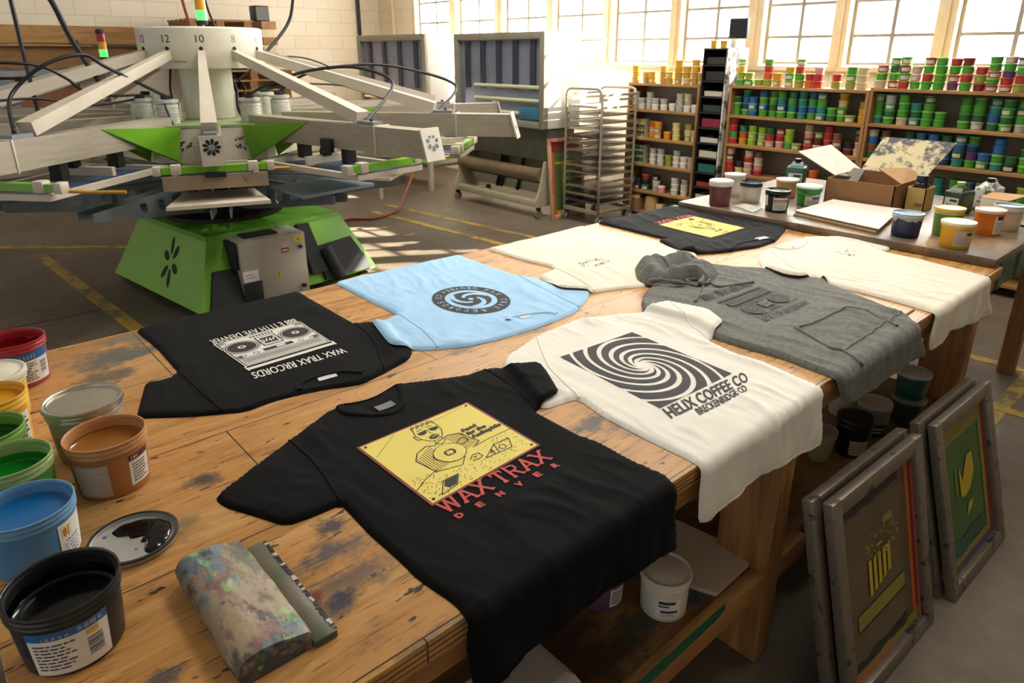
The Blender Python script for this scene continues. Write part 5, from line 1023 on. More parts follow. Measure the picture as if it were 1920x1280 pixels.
# ------------------------------------------------------------------ printing screens leaning on the bench
M_alu=mat('aluminium_frame','#857b6d',.4,.6,var=.15,vscale=14,dirt='#3f3a42',dscale=14,dthr=.57)
M_mb=mat('brown_screen_mesh','#5f5238',.5,var=.12,vscale=5); M_mg=mat('green_screen_mesh','#41602f',.5,var=.15,vscale=5); M_ye=mat('screen_yellow','#b29a1e',.5); M_ol=mat('screen_olive','#7d7a2c',.5); M_dk=mat('screen_dark_ink','#14161a',.35); M_or=mat('screen_orange','#b05a1c',.5); M_rd=mat('screen_red','#7a2a22',.5); M_pu=mat('screen_purple','#4e3f60',.5); M_te=mat('screen_teal','#1f4f46',.4)
def screen(bl,br,tl,tr,label,mesh,art,group,t=.032,wd=.045,name='printing_screen'):
    bl,br,tl,tr=map(Vector,(bl,br,tl,tr)); X=(br-bl); W=X.length; X=X.normalized(); Y=(tl-bl); H=Y.length; Y=Y.normalized(); N=X.cross(Y).normalized()  # N faces the viewer side
    Mx=Matrix(((X.x,Y.x,N.x,bl.x),(X.y,Y.y,N.y,bl.y),(X.z,Y.z,N.z,bl.z),(0,0,0,1)))
    T=thing(name,tuple(bl.lerp(br,.5)),label,'screen',group)
    m=MB().rbox(0,0,-t,wd,H,0,.004,0,Mx).rbox(W-wd,0,-t,W,H,0,.004,0,Mx).rbox(wd-.001,.0005,-t+.0005,W-wd+.001,wd,-.0005,.003,0,Mx).rbox(wd-.001,H-wd,-t+.0005,W-wd+.001,H-.0005,-.0005,.003,0,Mx)
    m.build('frame',M_alu,T,40)
    z=-t+.006; me=MB().box(wd-.006,wd-.006,z-.002,W-wd+.006,H-wd+.006,z,0,Mx).build('mesh',mesh,T)
    a=MB()
    for k,(P,mi) in enumerate(art):
        Q=[(wd+(W-2*wd)*u,wd+(H-2*wd)*v) for u,v in P]
        ar=sum(Q[i][0]*Q[(i+1)%len(Q)][1]-Q[(i+1)%len(Q)][0]*Q[i][1] for i in range(len(Q)))
        if ar<0: Q=Q[::-1]
        a.add([(u,v,z+.0006+.0003*k) for u,v in Q],[tuple(range(len(Q)))],mi,Mx)
    if art: a.build('stencil',[M_ye,M_ol,M_dk,M_or,M_rd,M_pu,M_te,M_mg],T)
    return T
R_=lambda u0,v0,u1,v1:[(u0,v0),(u1,v0),(u1,v1),(u0,v1)]
rn=random.Random(6); art=[(R_(0,0,.06,1),3),(R_(.90,.02,1,.98),3),(R_(.95,.0,1,1),4),(R_(.02,.0,.98,.06),1),(R_(.02,.0,.6,.025),3)]
blot=lambda u0,v0,u1,v1,n,a:[(u0+(u1-u0)*i/n,v1+a*rn.uniform(-1,1)) for i in range(n+1)]+[(u1-(u1-u0)*i/n,v0+a*rn.uniform(-1,1)) for i in range(n+1)]
art+= [(blot(.08,.905,.80,.955,10,.012),2),(blot(.12,.045,.80,.095,10,.014),2),(R_(.16,.27,.80,.355),1),(R_(.10,.255,.82,.268),2) if 0 else (R_(.16,.26,.8,.268),2)]
for k in range(5): u=.33+k*.062; art.append(([(u,.40+.012*k),(u+.042,.40+.012*k),(u+.045,.60),(u+.006,.60)],0))
for k in range(70):
    v=rn.uniform(.60,.74); u=rn.uniform(.30-.1*(v-.6)/.14*.5,.62+.1*(v-.6)/.14); art.append((R_(u,v,u+rn.uniform(.01,.04),v+rn.uniform(.004,.012)),0 if k%2 else 1))
art.append((R_(.46,.78,.58,.82),1)); art.append(([(.86,.06),(.9,.06),(.9,.98),(.87,.98)],4))
GA='printing screens leaning against the workbench'
screen((1.63,.425,.001),(2.19,.405,.001),(1.615,.572,.637),(2.19,.583,.604),'aluminium printing screen with brown mesh and yellow tree stencil, nearest of the leaning screens',M_mb,art,GA)
screen((1.60,.470,.001),(2.185,.45,.001),(1.59,.617,.637),(2.185,.625,.60),'aluminium screen directly behind the brown mesh screen',M_mb,[],GA)
art=[(R_(0,.88,1,1),1),(R_(0,0,.1,1),1),(blot(0,.82,1,.90,8,.02),0) if 0 else (R_(.05,.86,.95,.9),1),(R_(.93,0,1,1),4),(R_(.86,.02,.93,.98),1),(R_(.0,.0,1,.05),5),(R_(.08,.05,.85,.10),1),(blot(.12,.10,.8,.2,10,.02),6)]
art+=[([(.36,.46),(.36,.66),(.42,.56),(.48,.63),(.55,.70),(.66,.70),(.68,.56),(.58,.47),(.46,.44)],0),([(.44,.30),(.56,.33),(.6,.38),(.5,.38)],0),([(.26,.50),(.29,.50),(.3,.68),(.27,.68)],1)]
screen((2.325,.385,.001),(2.84,.372,.001),(2.335,.557,.60),(2.80,.558,.62),'aluminium printing screen with green mesh and yellow shapes, farther of the leaning screens',M_mg,art,GA)
screen((2.30,.430,.001),(2.83,.417,.001),(2.31,.603,.60),(2.79,.603,.62),'aluminium screen directly behind the green mesh screen',M_mg,[],GA)
# ------------------------------------------------------------------ the green printing press
PX,PY=1.9,5.69; A0=rad(-109.5)
M_grn=mat('lime_green_enamel','#6fae22',.38,var=.12,vscale=3,dirt='#54801f',dscale=6,dthr=.66,coat=.2); M_grnd=mat('green_enamel_worn','#5d9a26',.42,var=.15,vscale=5)
M_cw=mat('white_enamel','#d3cdbb',.4,var=.06,vscale=6,coat=.2); M_beam=mat('brushed_aluminium_beam','#a49b8b',.5,.35,var=.12,vscale=6,stretch=(1,1,8)); M_beamw=mat('pale_aluminium','#c9bfae',.5,.2,var=.08,vscale=6)
M_gm=mat('grey_steel','#7b8389',.45,.25,var=.15,vscale=6); M_dkm=mat('dark_oily_metal','#2b2925',.5,.5,var=.3,vscale=20); M_rub=mat('black_rubber','#18181a',.7,bump=.2,bscale=30); M_tanb=mat('weathered_tan_board','#8d7b63',.6,var=.15,vscale=8,dirt='#4a4036',dscale=12,dthr=.6)
M_cab=mat('grey_cabinet_enamel','#a39d8f',.45,var=.05,vscale=6,dirt='#8a8273',dscale=14,dthr=.66); M_plt=mat('cream_platen','#d2c5b0',.55,var=.06,vscale=6,dirt='#a39c90',dscale=5,dthr=.6); M_bluem=mat('navy_screen_mesh','#26405f',.45,var=.15,vscale=6); M_yrod=mat('yellow_squeegee_rubber','#c08f22',.45); M_clr2=mat('ribbed_white_plastic','#c3c2ba',.35,var=.12,vscale=30,bump=.4,bscale=70); M_cable=mat('black_cable','#141414',.45)
PR=thing('screen_printing_press',(PX,PY,0),'lime green rotary screen printing press with white hub and radiating arms','printing press')
def dirv(a): return Vector((cos(a),sin(a),0))
def pol(a,r,z,s=0):
    d=dirv(a); return Vector((PX,PY,z))+d*r+Vector((-d.y,d.x,0))*s
# base: tapered, turned a little
bx=rad(7.5); ex=Vector((cos(bx),sin(bx),0)); ey=Vector((-sin(bx),cos(bx),0)); BC=Vector((1.965,5.555,0))
def bq(s,z): return [BC+ex*a*s+ey*b*s+Vector((0,0,z)) for a,b in ((-1,-1),(1,-1),(1,1),(-1,1))]
MB().hexa(bq(.75,.05),bq(.56,.5)).build('base',M_grn,PR)
m=MB().hexa(bq(.565,.501),bq(.55,.53)); m.build('base_cap',M_grnd,PR)
for a,b in ((-1,-1),(1,-1),(1,1),(-1,1)):
    p=BC+ex*a*.66+ey*b*.66; MB().lathe([(0,0),(.05,0),(.05,.012),(.015,.02),(.015,.09),(0,.09)],14,tuple(p)).build('foot',M_dkm,PR,40)
def face(u,z,side,o=.003):
    """point on a sloping base side: side 0 faces the bench, side 3 faces left"""
    s=.75+(.56-.75)*(z-.05)/.45
    if side==0: return BC+ex*u*s+ey*(-s)+Vector((0,0,z))-ey*o
    return BC-ex*s+ey*u*s+Vector((0,0,z))-ex*o
# emblem: ring of petals on the left side
m=MB()
for k in range(6):
    a=k*PI/3+.3; n=12; P=[]
    for i in range(n):
        t=2*PI*i/n; r=.062+.036*cos(t); q=a+.34*sin(t)*(.062/(r+.02)); P.append(face(-.20+1.0*r*cos(q)*2.0,.29+r*sin(q)*1.8,3))
    ctr=sum(P,Vector())/n; m.add(P+[ctr],[((i+1)%n,i,n) for i in range(n)])
m.build('emblem',M_rub,PR)
# electrical cabinet and black covers on the bench side
MB().rbox(1.63,4.73,.03,2.12,5.02,.505,.008).build('control_cabinet',M_cab,PR,40); CAB=[o for o in PR.children if o.name.startswith('control_cabinet')][0] if PR.children else bpy.data.objects['control_cabinet']
def sub(mb,name,mt,smooth=None): return mb.build(name,mt,CAB,smooth)
sub(MB().cyl((2.075,4.73,.40),(2.075,4.712,.40),.014,n=16),'lock',M_dkm,40); sub(MB().cyl((2.075,4.73,.10),(2.075,4.712,.10),.014,n=16),'lock',M_dkm,40)
sub(MB().box(2.03,4.728,.435,2.10,4.7292,.48).box(2.055,4.727,.455,2.075,4.728,.462,1),'warning_label',[mat('label_warning_yellow','#c9b321',.5),L_dark])
sub(MB().box(1.93,4.728,.375,1.985,4.7292,.41).box(1.937,4.727,.387,1.978,4.728,.398,1),'warning_label',[L_red,L_paper])
sub(MB().box(1.93,4.728,.415,1.99,4.7292,.455),'warning_label',mat('pink_label','#c3a49a',.6))
sub(MB().add([(1.87,4.7285,.20),(1.92,4.7285,.20),(1.895,4.7285,.255)],[(0,1,2)]).add([(1.891,4.728,.212),(1.899,4.728,.212),(1.897,4.728,.238),(1.893,4.728,.238)],[(0,1,2,3)],1),'warning_triangle',[mat('label_warning_yellow','#c9b321',.5),L_dark])
sub(MB().box(1.636,4.7275,.21,1.745,4.7292,.29).box(1.65,4.7265,.255,1.71,4.7275,.262,1).box(1.65,4.7265,.235,1.73,4.7275,.24,1),'paper_label',[L_paper,L_grey])
sub(MB().rbox(1.70,4.80,.5055,1.95,4.93,.52,.005),'cabinet_vent',M_rub,40)
MB().rbox(1.60,4.76,.30,1.629,5.0,.49,.005).build('cable_gland',M_rub,PR,40)
def slabq(P,th,name,mt):
    P=[Vector(p) for p in P]; n=(P[1]-P[0]).cross(P[3]-P[0]).normalized()*th; MB().hexa(P,[p+n for p in P]).build(name,mt,PR)
slabq([face(-.93,.06,0,.004),face(-.50,.06,0,.004),face(-.62,.29,0,.004),face(-.92,.30,0,.004)],.03,'cover',M_rub)
MB().rbox(1.625,4.715,.03,1.76,4.728,.205,.004).build('cover',M_rub,PR,40)
slabq([face(.32,.06,0,.004),face(.93,.06,0,.004),face(.90,.33,0,.004),face(.36,.31,0,.004)],.03,'cover',M_rub)
slabq([face(.18,.12,0,.005),face(.36,.12,0,.005),face(.40,.485,0,.005),face(.22,.49,0,.005)],.05,'cover',M_rub)
MB().cyl(face(.48,.06,0,.05),face(.46,.30,0,.05),.05,.055,16).build('cable_boot',M_rub,PR,60)
# turning column and carousel
MB().lathe([(.44,.53),(.44,.56),(.30,.58),(.30,.66),(.36,.67),(.36,.74),(.24,.75),(.24,.86),(.0,.86)],40,(PX,PY,0)).build('turntable',M_dkm,PR,40)
def holes_arm(a):
    """fabricated grey carousel arm, a plate on edge with rounded cut-outs"""
    m=MB(); r0,r1=.30,1.50; d=dirv(a); t=.010
    for s in (-.055,.055):
        H=[(.48,.13),(.68,.13),(.88,.12),(1.06,.10)]
        top=lambda r:.845; bot=lambda r:.62+(.17*max(0,(r-.45)/1.05))
        xs=[r0]+sum([[c-w/2,c+w/2] for c,w in H],[])+[r1]
        def sl(ra,rb,za0,zb0,za1,zb1):
            q=lambda r,z,o: pol(a,r,z,s+o)
            m.hexa([q(ra,za0,-t/2),q(rb,za1,-t/2),q(rb,za1,t/2),q(ra,za0,t/2)],[q(ra,zb0,-t/2),q(rb,zb1,-t/2),q(rb,zb1,t/2),q(ra,zb0,t/2)])
        for i in range(len(xs)-1):
            ra,rb=xs[i],xs[i+1]
            if i%2==0: sl(ra,rb,bot(ra),top(ra),bot(rb),top(rb))
            else:
                n=6
                for k in range(n):
                    u0,u1=k/n,(k+1)/n; e=lambda u:.022*(1-math.sqrt(max(0,1-max(0,(abs(u-.5)-.28)/.22)**2)))
                    A_,B_=ra+(rb-ra)*u0,ra+(rb-ra)*u1
                    sl(A_,B_,bot(A_),bot(A_)+.03+e(u0),bot(B_),bot(B_)+.03+e(u1)); sl(A_,B_,top(A_)-.03-e(u0),top(A_),top(B_)-.03-e(u1),top(B_))
    return m
for k in range(12):
    a=A0+k*PI/6
    arm=holes_arm(a).build('pallet_arm',M_gm,PR)
    cz=.862
    if k in (10,11): continue
    m=MB(); n_=lambda r,w,z:[pol(a,r,z,-w),pol(a,r,z,w)]
    i0,i1=n_(1.03,.215,cz); o0,o1=n_(1.50,.295,cz); U=Vector((0,0,.022)); ch=Vector((0,0,.004))
    m.hexa([i0,o0,o1,i1],[i0+U,o0+U,o1+U,i1+U]); m.build('platen',M_plt if k!=1 else mat('blue_grey_platen','#8796a5',.5),arm)
    MB().cyl(pol(a,1.15,.76),pol(a,1.15,.862),.03,n=12).build('platen_post',M_dkm,arm,40)
# print hub
hexp=lambda r,off=0:[(PX+r*cos(A0+PI/6+off+k*PI/3),PY+r*sin(A0+PI/6+off+k*PI/3)) for k in range(6)]
MB().prism(hexp(.70),1.02,1.255).build('hub',M_cw,PR)
MB().prism(hexp(.715),1.256,1.272).build('hub_top',mat('pale_green_enamel','#93ab72',.35,var=.08),PR)
MB().lathe([(.165,1.27),(.185,1.275),(.185,1.655),(.0,1.655)],40,(PX,PY,0)).build('column',M_cw,PR,40)
RNG=MB().lathe([(0,1.64),(.43,1.64),(.435,1.65),(.435,1.91),(.425,1.92),(0,1.92)],72,(PX,PY,0)).build('ring',M_cw,PR,30)
def ringtxt(body,a,z,h,name='number',mt=None,sx=.6):
    V,F=text_tris(body); A=np.array(V); lo=A.min(0);hi=A.max(0); m=MB(); sc=h/max(hi[1]-lo[1],.3)
    m.add([tuple(pol(a+((v[0]-(lo[0]+hi[0])/2)*sc)/.4365,.4362,z+(v[1]-lo[1])*sc)) for v in V],F); m.build(name,mt or M_rub,RNG)
for k,s in ((0,'10'),(-1,'12'),(1,'8'),(-2,'12'),(2,'6'),(-3,'1'),(3,'4')):
    ringtxt(s,A0+k*PI/6,1.815,.05,mt=M_rub if k not in (1,2) else mat('faded_lettering','#8f8c86',.6))
ringtxt('PRINTING',A0-PI/6+.18,1.68,.014,'lettering')
for k in range(12):
    a=A0+k*PI/6; MB().cyl(pol(a,.43,1.775),pol(a,.442,1.775),.013,n=12).build('bolt',M_rub,RNG,40)
    MB().rbox(-.02,-.01,1.70,.02,.01,1.74,.002,0,Matrix.Translation(pol(a,.437,0))@Matrix.Rotation(a+PI/2,4,'Z')).build('bracket',M_beamw,RNG,40)
# arms
for k in range(12):
    a=A0+k*PI/6; front=(k==0); r1=1.42 if front else 2.4; zb,zt=(1.13,1.27) if front else (1.165,1.325); w=.115
    r0=.60
    b=MB().hexa([pol(a,r0,zb,-w/2),pol(a,r1,zb,-w/2),pol(a,r1,zb,w/2),pol(a,r0,zb,w/2)],[pol(a,r0,zt,-w/2),pol(a,r1-.05*(not front),zt,-w/2),pol(a,r1-.05*(not front),zt,w/2),pol(a,r0,zt,w/2)])
    bm=b.build('arm_beam',M_beam,PR)
    # end cover
    if front:
        m=MB().hexa([pol(a,r1,zb-.03,-.065),pol(a,r1+.012,zb-.03,-.065),pol(a,r1+.012,zb-.03,.065),pol(a,r1,zb-.03,.065)],[pol(a,r1,zt+.01,-.065),pol(a,r1+.012,zt+.01,-.065),pol(a,r1+.012,zt+.01,.065),pol(a,r1,zt+.01,.065)])
        m.build('end_cover',M_beamw,bm)
        m=MB(); c0=pol(a,r1+.0135,(zb+zt)/2+.012); s=Vector((-sin(a),cos(a),0))
        for q in range(9):
            t=q*2*PI/9; P=[]
            for i in range(10):
                tt=2*PI*i/10; rr=.032+.02*cos(tt); aa=t+.30*sin(tt); P.append(c0+s*rr*cos(aa)*1.02+Vector((0,0,rr*sin(aa))))
            m.add(P+[sum(P,Vector())/10],[(i,(i+1)%10,10) for i in range(10)])
        m.build('fan_vent',M_rub,bm); 
        MB().cyl(pol(a,r1+.0125,(zb+zt)/2+.012),pol(a,r1+.02,(zb+zt)/2+.012),.008,n=12).build('fan_hub',mat('green_fan','#3f8f78',.4),bm,40)
    else:
        m=MB().hexa([pol(a,r1+.001,zb-.01,-.075),pol(a,r1+.012,zb-.01,-.075),pol(a,r1+.012,zb-.01,.075),pol(a,r1+.001,zb-.01,.075)],[pol(a,r1-.052,zt+.012,-.075),pol(a,r1-.041,zt+.012,-.075),pol(a,r1-.041,zt+.012,.075),pol(a,r1-.052,zt+.012,.075)])
        m.build('end_cover',M_cw,bm)
        m=MB(); s=Vector((-sin(a),cos(a),0)); 
        for q in range(7):
            t=q*2*PI/7+.2; P=[]; 
            for i in range(8):
                tt=2*PI*i/8; rr=.036+.016*cos(tt); aa=t+.33*sin(tt); zz=(zb+zt)/2+.015+rr*sin(aa); off=.0135-.052*(zz-zb)/(zt-zb)
                P.append(pol(a,r1+off,zz,rr*cos(aa)))
            m.add(P+[sum(P,Vector())/8],[(i,(i+1)%8,8) for i in range(8)])
        m.build('end_emblem',mat('blue_grey_emblem','#5b6675',.5),bm)
        for rr in (1.95,):
            MB().rbox(-.006,-.063,zb-.01,.006,.063,zt+.006,.002,0,Matrix.Translation(pol(a,rr,0))@Matrix.Rotation(a,4,'Z')).build('clamp_band',M_beamw,bm,40)
        MB().cyl(pol(a,1.86,zt),pol(a,1.86,zt+.035),.011,n=10).build('valve',M_rub,bm,40); MB().cbox(pol(a,1.77,zt+.009),(.05,.03,.016)).build('valve_block',L_red,bm)
    # strut from the white ring
    re=1.25 if front else 1.78
    st=MB().bar(pol(a,.43,1.735),pol(a,re,zt+.04),.045,.06,w1=.095,h1=.075); so=st.build('strut',M_beamw,PR)
    MB().bar(pol(a,re-.02,zt+.012),pol(a,re+.14,zt+.012),.075,.022).build('strut_foot',M_gm,so)
    # green gussets where the arm leaves the hub
    if k%2:
        for s in (-1,1):
            P=[pol(a,.655,1.262,s*.15),pol(a,1.30,1.315,s*.061),pol(a,.67,1.03,s*.115),pol(a,.66,1.262,s*.066)]
            ctr=Vector((PX,PY,1.1)); o=(P[0]-ctr).normalized()*.0
            m=MB().add(P+[p+Vector((-sin(a)*s*-.012,cos(a)*s*-.012,-.004)) for p in P],[(0,1,2),(0,2,3),(1,0,3),(5,4,6),(4,7,6),(1,3,2)]+[(0,1,5,4),(1,2,6,5),(2,3,7,6),(3,0,4,7)]); m.build('gusset',M_grn,PR)
    # print head: screen frame, mesh, green end bar, squeegee
    f0,f1,zf=(.80,1.36,.985) if front else (1.02,2.02,1.03)
    h=MB(); hw=.24 if front else .25
    def fr(ra,sa,rb,sb,wd,zz0,zz1):
        h.bar(pol(a,ra,(zz0+zz1)/2,sa),pol(a,rb,(zz0+zz1)/2,sb),wd,zz1-zz0)
    fr(f0,-hw,f1,-hw,.032,zf,zf+.034); fr(f0,hw,f1,hw,.032,zf,zf+.034); fr(f0+.016,-hw+.016,f0+.016,hw-.016,.032,zf,zf+.034); fr(f1-.016,-hw+.016,f1-.016,hw-.016,.032,zf,zf+.034)
    H=h.build('screen_frame',M_beamw if k%2 else M_beam,PR)
    MB().hexa([pol(a,f0+.02,zf+.002,-hw+.01),pol(a,f1-.02,zf+.002,-hw+.01),pol(a,f1-.02,zf+.002,hw-.01),pol(a,f0+.02,zf+.002,hw-.01)],[pol(a,f0+.02,zf+.005,-hw+.01),pol(a,f1-.02,zf+.005,-hw+.01),pol(a,f1-.02,zf+.005,hw-.01),pol(a,f0+.02,zf+.005,hw-.01)]).build('mesh',M_bluem,H)
    gz=1.075 if front else 1.10; gr=f1-.02
    MB().bar(pol(a,gr,gz,-.30),pol(a,gr,gz,.30),.05,.04).build('end_bar',M_grn,H)
    for s in (-1,1):
        MB().rbox(-.03,-.03,-.03,.03,.03,.03,.006,0,Matrix.Translation(pol(a,gr+.005,gz+.005,s*.22))@Matrix.Rotation(a,4,'Z')).build('clamp',M_beamw,H,40)
        MB().rbox(-.03,-.022,-.028,.03,.022,.028,.004,0,Matrix.Translation(pol(a,gr,gz,s*.325))@Matrix.Rotation(a,4,'Z')).build('end_block',M_beamw,H,40)
    MB().bar(pol(a,(f0+f1)/2-.08,zf+.06,-.20),pol(a,(f0+f1)/2-.08,zf+.06,.20),.03,.05).build('squeegee_holder',M_beamw,H)
    MB().tube([pol(a,gr-.02,gz-.02,.30),pol(a,gr-.04,gz-.028,.44),pol(a,gr-.08,gz-.03,.62)],.009,8).build('squeegee_rod',M_yrod,H,60)
    # carriage hung from the beam
    for rr in ((1.0,1.22) if front else (1.15,1.62)):
        m=MB().cbox((0,0,0),(.06,.075,zb-zf-.036)); q=pol(a,rr,(zb+zf+.036)/2); mm=MB().cbox((0,0,0),(.06,.075,max(.02,zb-zf-.036)),0,Matrix.Translation(q)@Matrix.Rotation(a,4,'Z')); mm.build('carriage',M_dkm,H)
    if not front:
        q=pol(a,1.5,zb+.02,-.075); MB().rbox(-.05,-.02,-.05,.05,.02,.04,.008,0,Matrix.Translation(q)@Matrix.Rotation(a,4,'Z')).cyl(pol(a,1.45,zb-.03,-.08),pol(a,1.45,zb-.03,-.02),.03,n=14).build('adjuster',M_dkm,H,40)
    if front:
        MB().bar(pol(a,1.375,1.0,-.30),pol(a,1.375,1.0,.30),.03,.085).build('guard_board',M_tanb,H)
        MB().cbox((0,0,0),(.03,.12,.03),0,Matrix.Translation(pol(a,1.40,1.045))@Matrix.Rotation(a,4,'Z')).build('sensor',M_rub,H)
# front panel with leaf vents
a=A0; P=lambda s,z,o=.008: pol(a,.606+o,z,s)
MB().hexa([P(-.33,1.022,.0),P(.33,1.022,.0),P(.33,1.022),P(-.33,1.022)][::-1] if 0 else [P(-.33,1.022,0),P(-.33,1.022),P(.33,1.022),P(.33,1.022,0)],[P(-.33,1.25,0),P(-.33,1.25),P(.33,1.25),P(.33,1.25,0)]).build('front_panel',M_cw,PR)
rn=random.Random(12)
for s in (-1,1):
    m=MB()
    for q in range(22):
        rr=rn.uniform(.02,.055); t=rn.uniform(0,2*PI); w=rn.uniform(.005,.011); c_=(s*.185+rr*cos(t),1.14+rr*sin(t)*.9); b=rn.uniform(0,PI)
        Q=[(c_[0]+w*cos(b+x)*(1 if i%2 else .6),c_[1]+w*sin(b+x)*(1 if i%2 else .6)) for i,x in enumerate([j*PI/4 for j in range(8)])]
        m.add([P(u,z,.0095) for u,z in Q],[tuple(range(8))])
    m.add([P(u,z,.0095) for u,z in ((s*.325,1.175),(s*.325,1.12),(s*.25,1.13),(s*.25,1.165))],[(0,1,2,3) if s>0 else (3,2,1,0)])
    m.build('panel_emblem',M_rub,PR)
# ribbed reservoirs standing on the hub
for k,(s,rr) in enumerate(((-.55,.52),(.52,.55),(-1.15,.5),(1.25,.53),(-2.0,.5),(2.2,.52),(2.9,.5))):
    q=pol(A0+s,rr,1.273); cyl=MB()
    S_=1.2; prof=[(0,0),(.058,0)]
    for j in range(9): z=.006+j*.013; prof+=[(.060,z),(.0575,z+.0065)]
    prof+=[(.058,.125),(.050,.13),(.050,.137),(.063,.139),(.063,.158),(0,.158)]
    t=cyl.lathe([(r_*S_,z_*1.05) for r_,z_ in prof],28,tuple(q)).build('reservoir',M_clr2,PR,40)
    MB().rbox(-.03,-.022,.167,.03,.022,.193,.004,0,Matrix.Translation(q)).build('valve_block',M_rub,t,40)
    MB().tube([q+Vector((.078,.0,.02)),q+Vector((.082,0,.14))],.008,8).build('strap',M_beamw,t,60)
# air hoses in arcs
def hose(P,r=.008,name='air_hose',mt=None,par=PR,n=12): MB().tube(bez(P,n),r,8).build(name,mt or M_cable,par,180)
q=lambda s,rr,z: pol(A0+s,rr,z)
R1=lambda k,rr,z,s=0: pol(A0+k*PI/6,rr,z,s)
hose([R1(-1,1.86,1.36),(.55,4.85,1.52),(.74,4.87,1.68),(.95,4.9,1.735),(1.08,4.95,1.66),tuple(q(-.55,.52,1.46))],.011)
hose([(.30,4.95,1.70),(.69,4.95,1.685),(.85,5.0,1.61),(1.0,5.1,1.50),tuple(q(-1.15,.5,1.46))],.009)
hose([tuple(R1(-2,1.86,1.36)),(.3,5.2,1.45),(.7,5.3,1.48),(1.05,5.4,1.42),tuple(q(-1.15,.48,1.44))],.008)
hose([tuple(q(.52,.55,1.46)),(2.10,4.95,1.56),(2.42,4.9,1.67),(2.78,4.85,1.69),(3.0,4.7,1.62),tuple(R1(1,1.86,1.36))],.011) if 0 else hose([tuple(q(.52,.55,1.46)),(2.08,4.9,1.55),(2.30,4.75,1.63),(2.52,4.5,1.65),(2.62,4.2,1.55),tuple(R1(1,1.80,1.335))],.011)
hose([tuple(q(1.25,.53,1.46)),(2.5,5.2,1.60),(2.9,5.05,1.66),(3.2,4.85,1.62),(3.45,4.6,1.5),tuple(R1(2,1.80,1.335))],.011)
hose([tuple(q(2.2,.52,1.45)),(2.6,5.7,1.5),(3.0,5.6,1.48),(3.3,5.5,1.4),tuple(R1(3,1.80,1.335))],.008)
hose([tuple(q(2.9,.5,1.45)),(2.6,6.2,1.68),(3.0,6.3,1.70),(3.4,6.3,1.55),tuple(R1(4,1.80,1.335))],.007)
hose([(2.05,5.75,1.64),(2.1,5.66,1.5),(2.07,5.58,1.35),(2.1,5.6,1.274)],.012); hose([(2.1,5.85,1.64),(2.2,5.76,1.5),(2.16,5.66,1.4),(2.15,5.62,1.274)],.008); hose([(1.7,5.85,1.64),(1.66,5.8,1.45),(1.68,5.7,1.274)],.008)
hose([tuple(q(-.55,.52,1.45)),tuple(q(-.5,.58,1.40)),tuple(q(-.42,.6,1.274))],.006)
# signal lights
def siglight(p,z0,hh,r,pl):
    x,y=p; T=MB().cyl((x,y,z0),(x,y,z0+pl+.01),.010,n=10).build('signal_light',M_beamw,PR,40)
    z=z0+pl; MB().lathe([(0,0),(r*.8,0),(r,.015),(r,.03),(0,.03)],20,(x,y,z)).build('light_base',M_rub,T,40); z+=.0305
    for nm,mt in (('green_lens',mat('lit_green_lens','#4fd464',.3,emit=.8)),('amber_lens',mat('amber_lens','#c98a1a',.3)),('red_lens',mat('red_lens','#8e1c1c',.3))):
        MB().lathe([(0,0),(r*.97,0),(r*.97,hh-.004),(r,hh-.003),(r,hh),(0,hh)],20,(x,y,z)).build(nm,mt,T,40); z+=hh+.0005
    MB().lathe([(0,0),(r,0),(r,.025),(r*.7,.035),(0,.035)],20,(x,y,z)).build('light_cap',M_rub,T,40)
siglight((1.90,5.60),1.92,.07,.037,.02); siglight(tuple(pol(A0-4*PI/6,.82,0))[:2],1.325,.055,.03,.36)
# red air line on the floor
tag(MB().tube(bez([(2.62,6.05,.02),(3.1,6.35,.014),(3.505,6.776,.014),(3.785,6.63,.014),(4.15,6.75,.02),(4.38,6.95,.10),(4.7,7.2,.32),(4.95,7.35,.6)],14),.014,10).build('air_hose',mat('dusty_red_hose','#8f3b33',.5),None,180),'dusty red air hose running along the floor behind the press','hose')
# ------------------------------------------------------------------ shelving along the window wall
M_sh=m_wood('shelf_pine','#9a6f40','#74502c','#b88c58',seam=False,stain=False,axis=1,rough=.6); M_shv=m_wood('shelf_pine_upright','#946a3d','#6f4b29','#b48752',seam=False,stain=False,axis=2,rough=.6); M_bk=mat('shelf_back','#8f8778',.8,var=.1,vscale=3)
def unit(y0,y1,x0,x1,zs,ztop,label,back,mids=()):
    T=thing('shelving_unit',((x0+x1)/2,(y0+y1)/2,0),label,'shelves','shelving units under the windows')
    for y in (y0,y1-.025): MB().rbox(x0,y,0,x1,y+.025,ztop,.002).build('upright',M_shv,T)
    for z in zs: MB().rbox(x0-.002,y0+.0255,z-.024,x1-.013,y1-.0255,z,.002).build('shelf_board',M_sh,T)
    MB().box(x1-.012,y0+.0255,.0,x1,y1-.0255,ztop).build('back_panel',back,T)
    for y in mids: MB().rbox(x0+.05,y,.37,x0+.08,y+.09,.62,.002).build('bracket',M_sh,T)
SX0,SX1=6.0,6.30
unit(4.035,4.93,SX0,SX1,(.10,.324,.612,.887,1.18,1.445),1.447,'narrow pine shelving unit of pale jars, left of the dark drawer tower',mat('pale_back_panel','#a09a8c',.8))
unit(2.425,3.705,SX0,SX1,(.10,.37,.642,.918,1.188,1.457),1.459,'pine shelving unit of green and red tubs, right of the dark drawer tower',M_bk)
unit(.95,2.42,SX0,SX1,(.10,.37,.645,.92,1.20,1.478),1.480,'pine shelving unit of mostly green tubs at the right edge',M_bk,mids=(2.1,1.4))
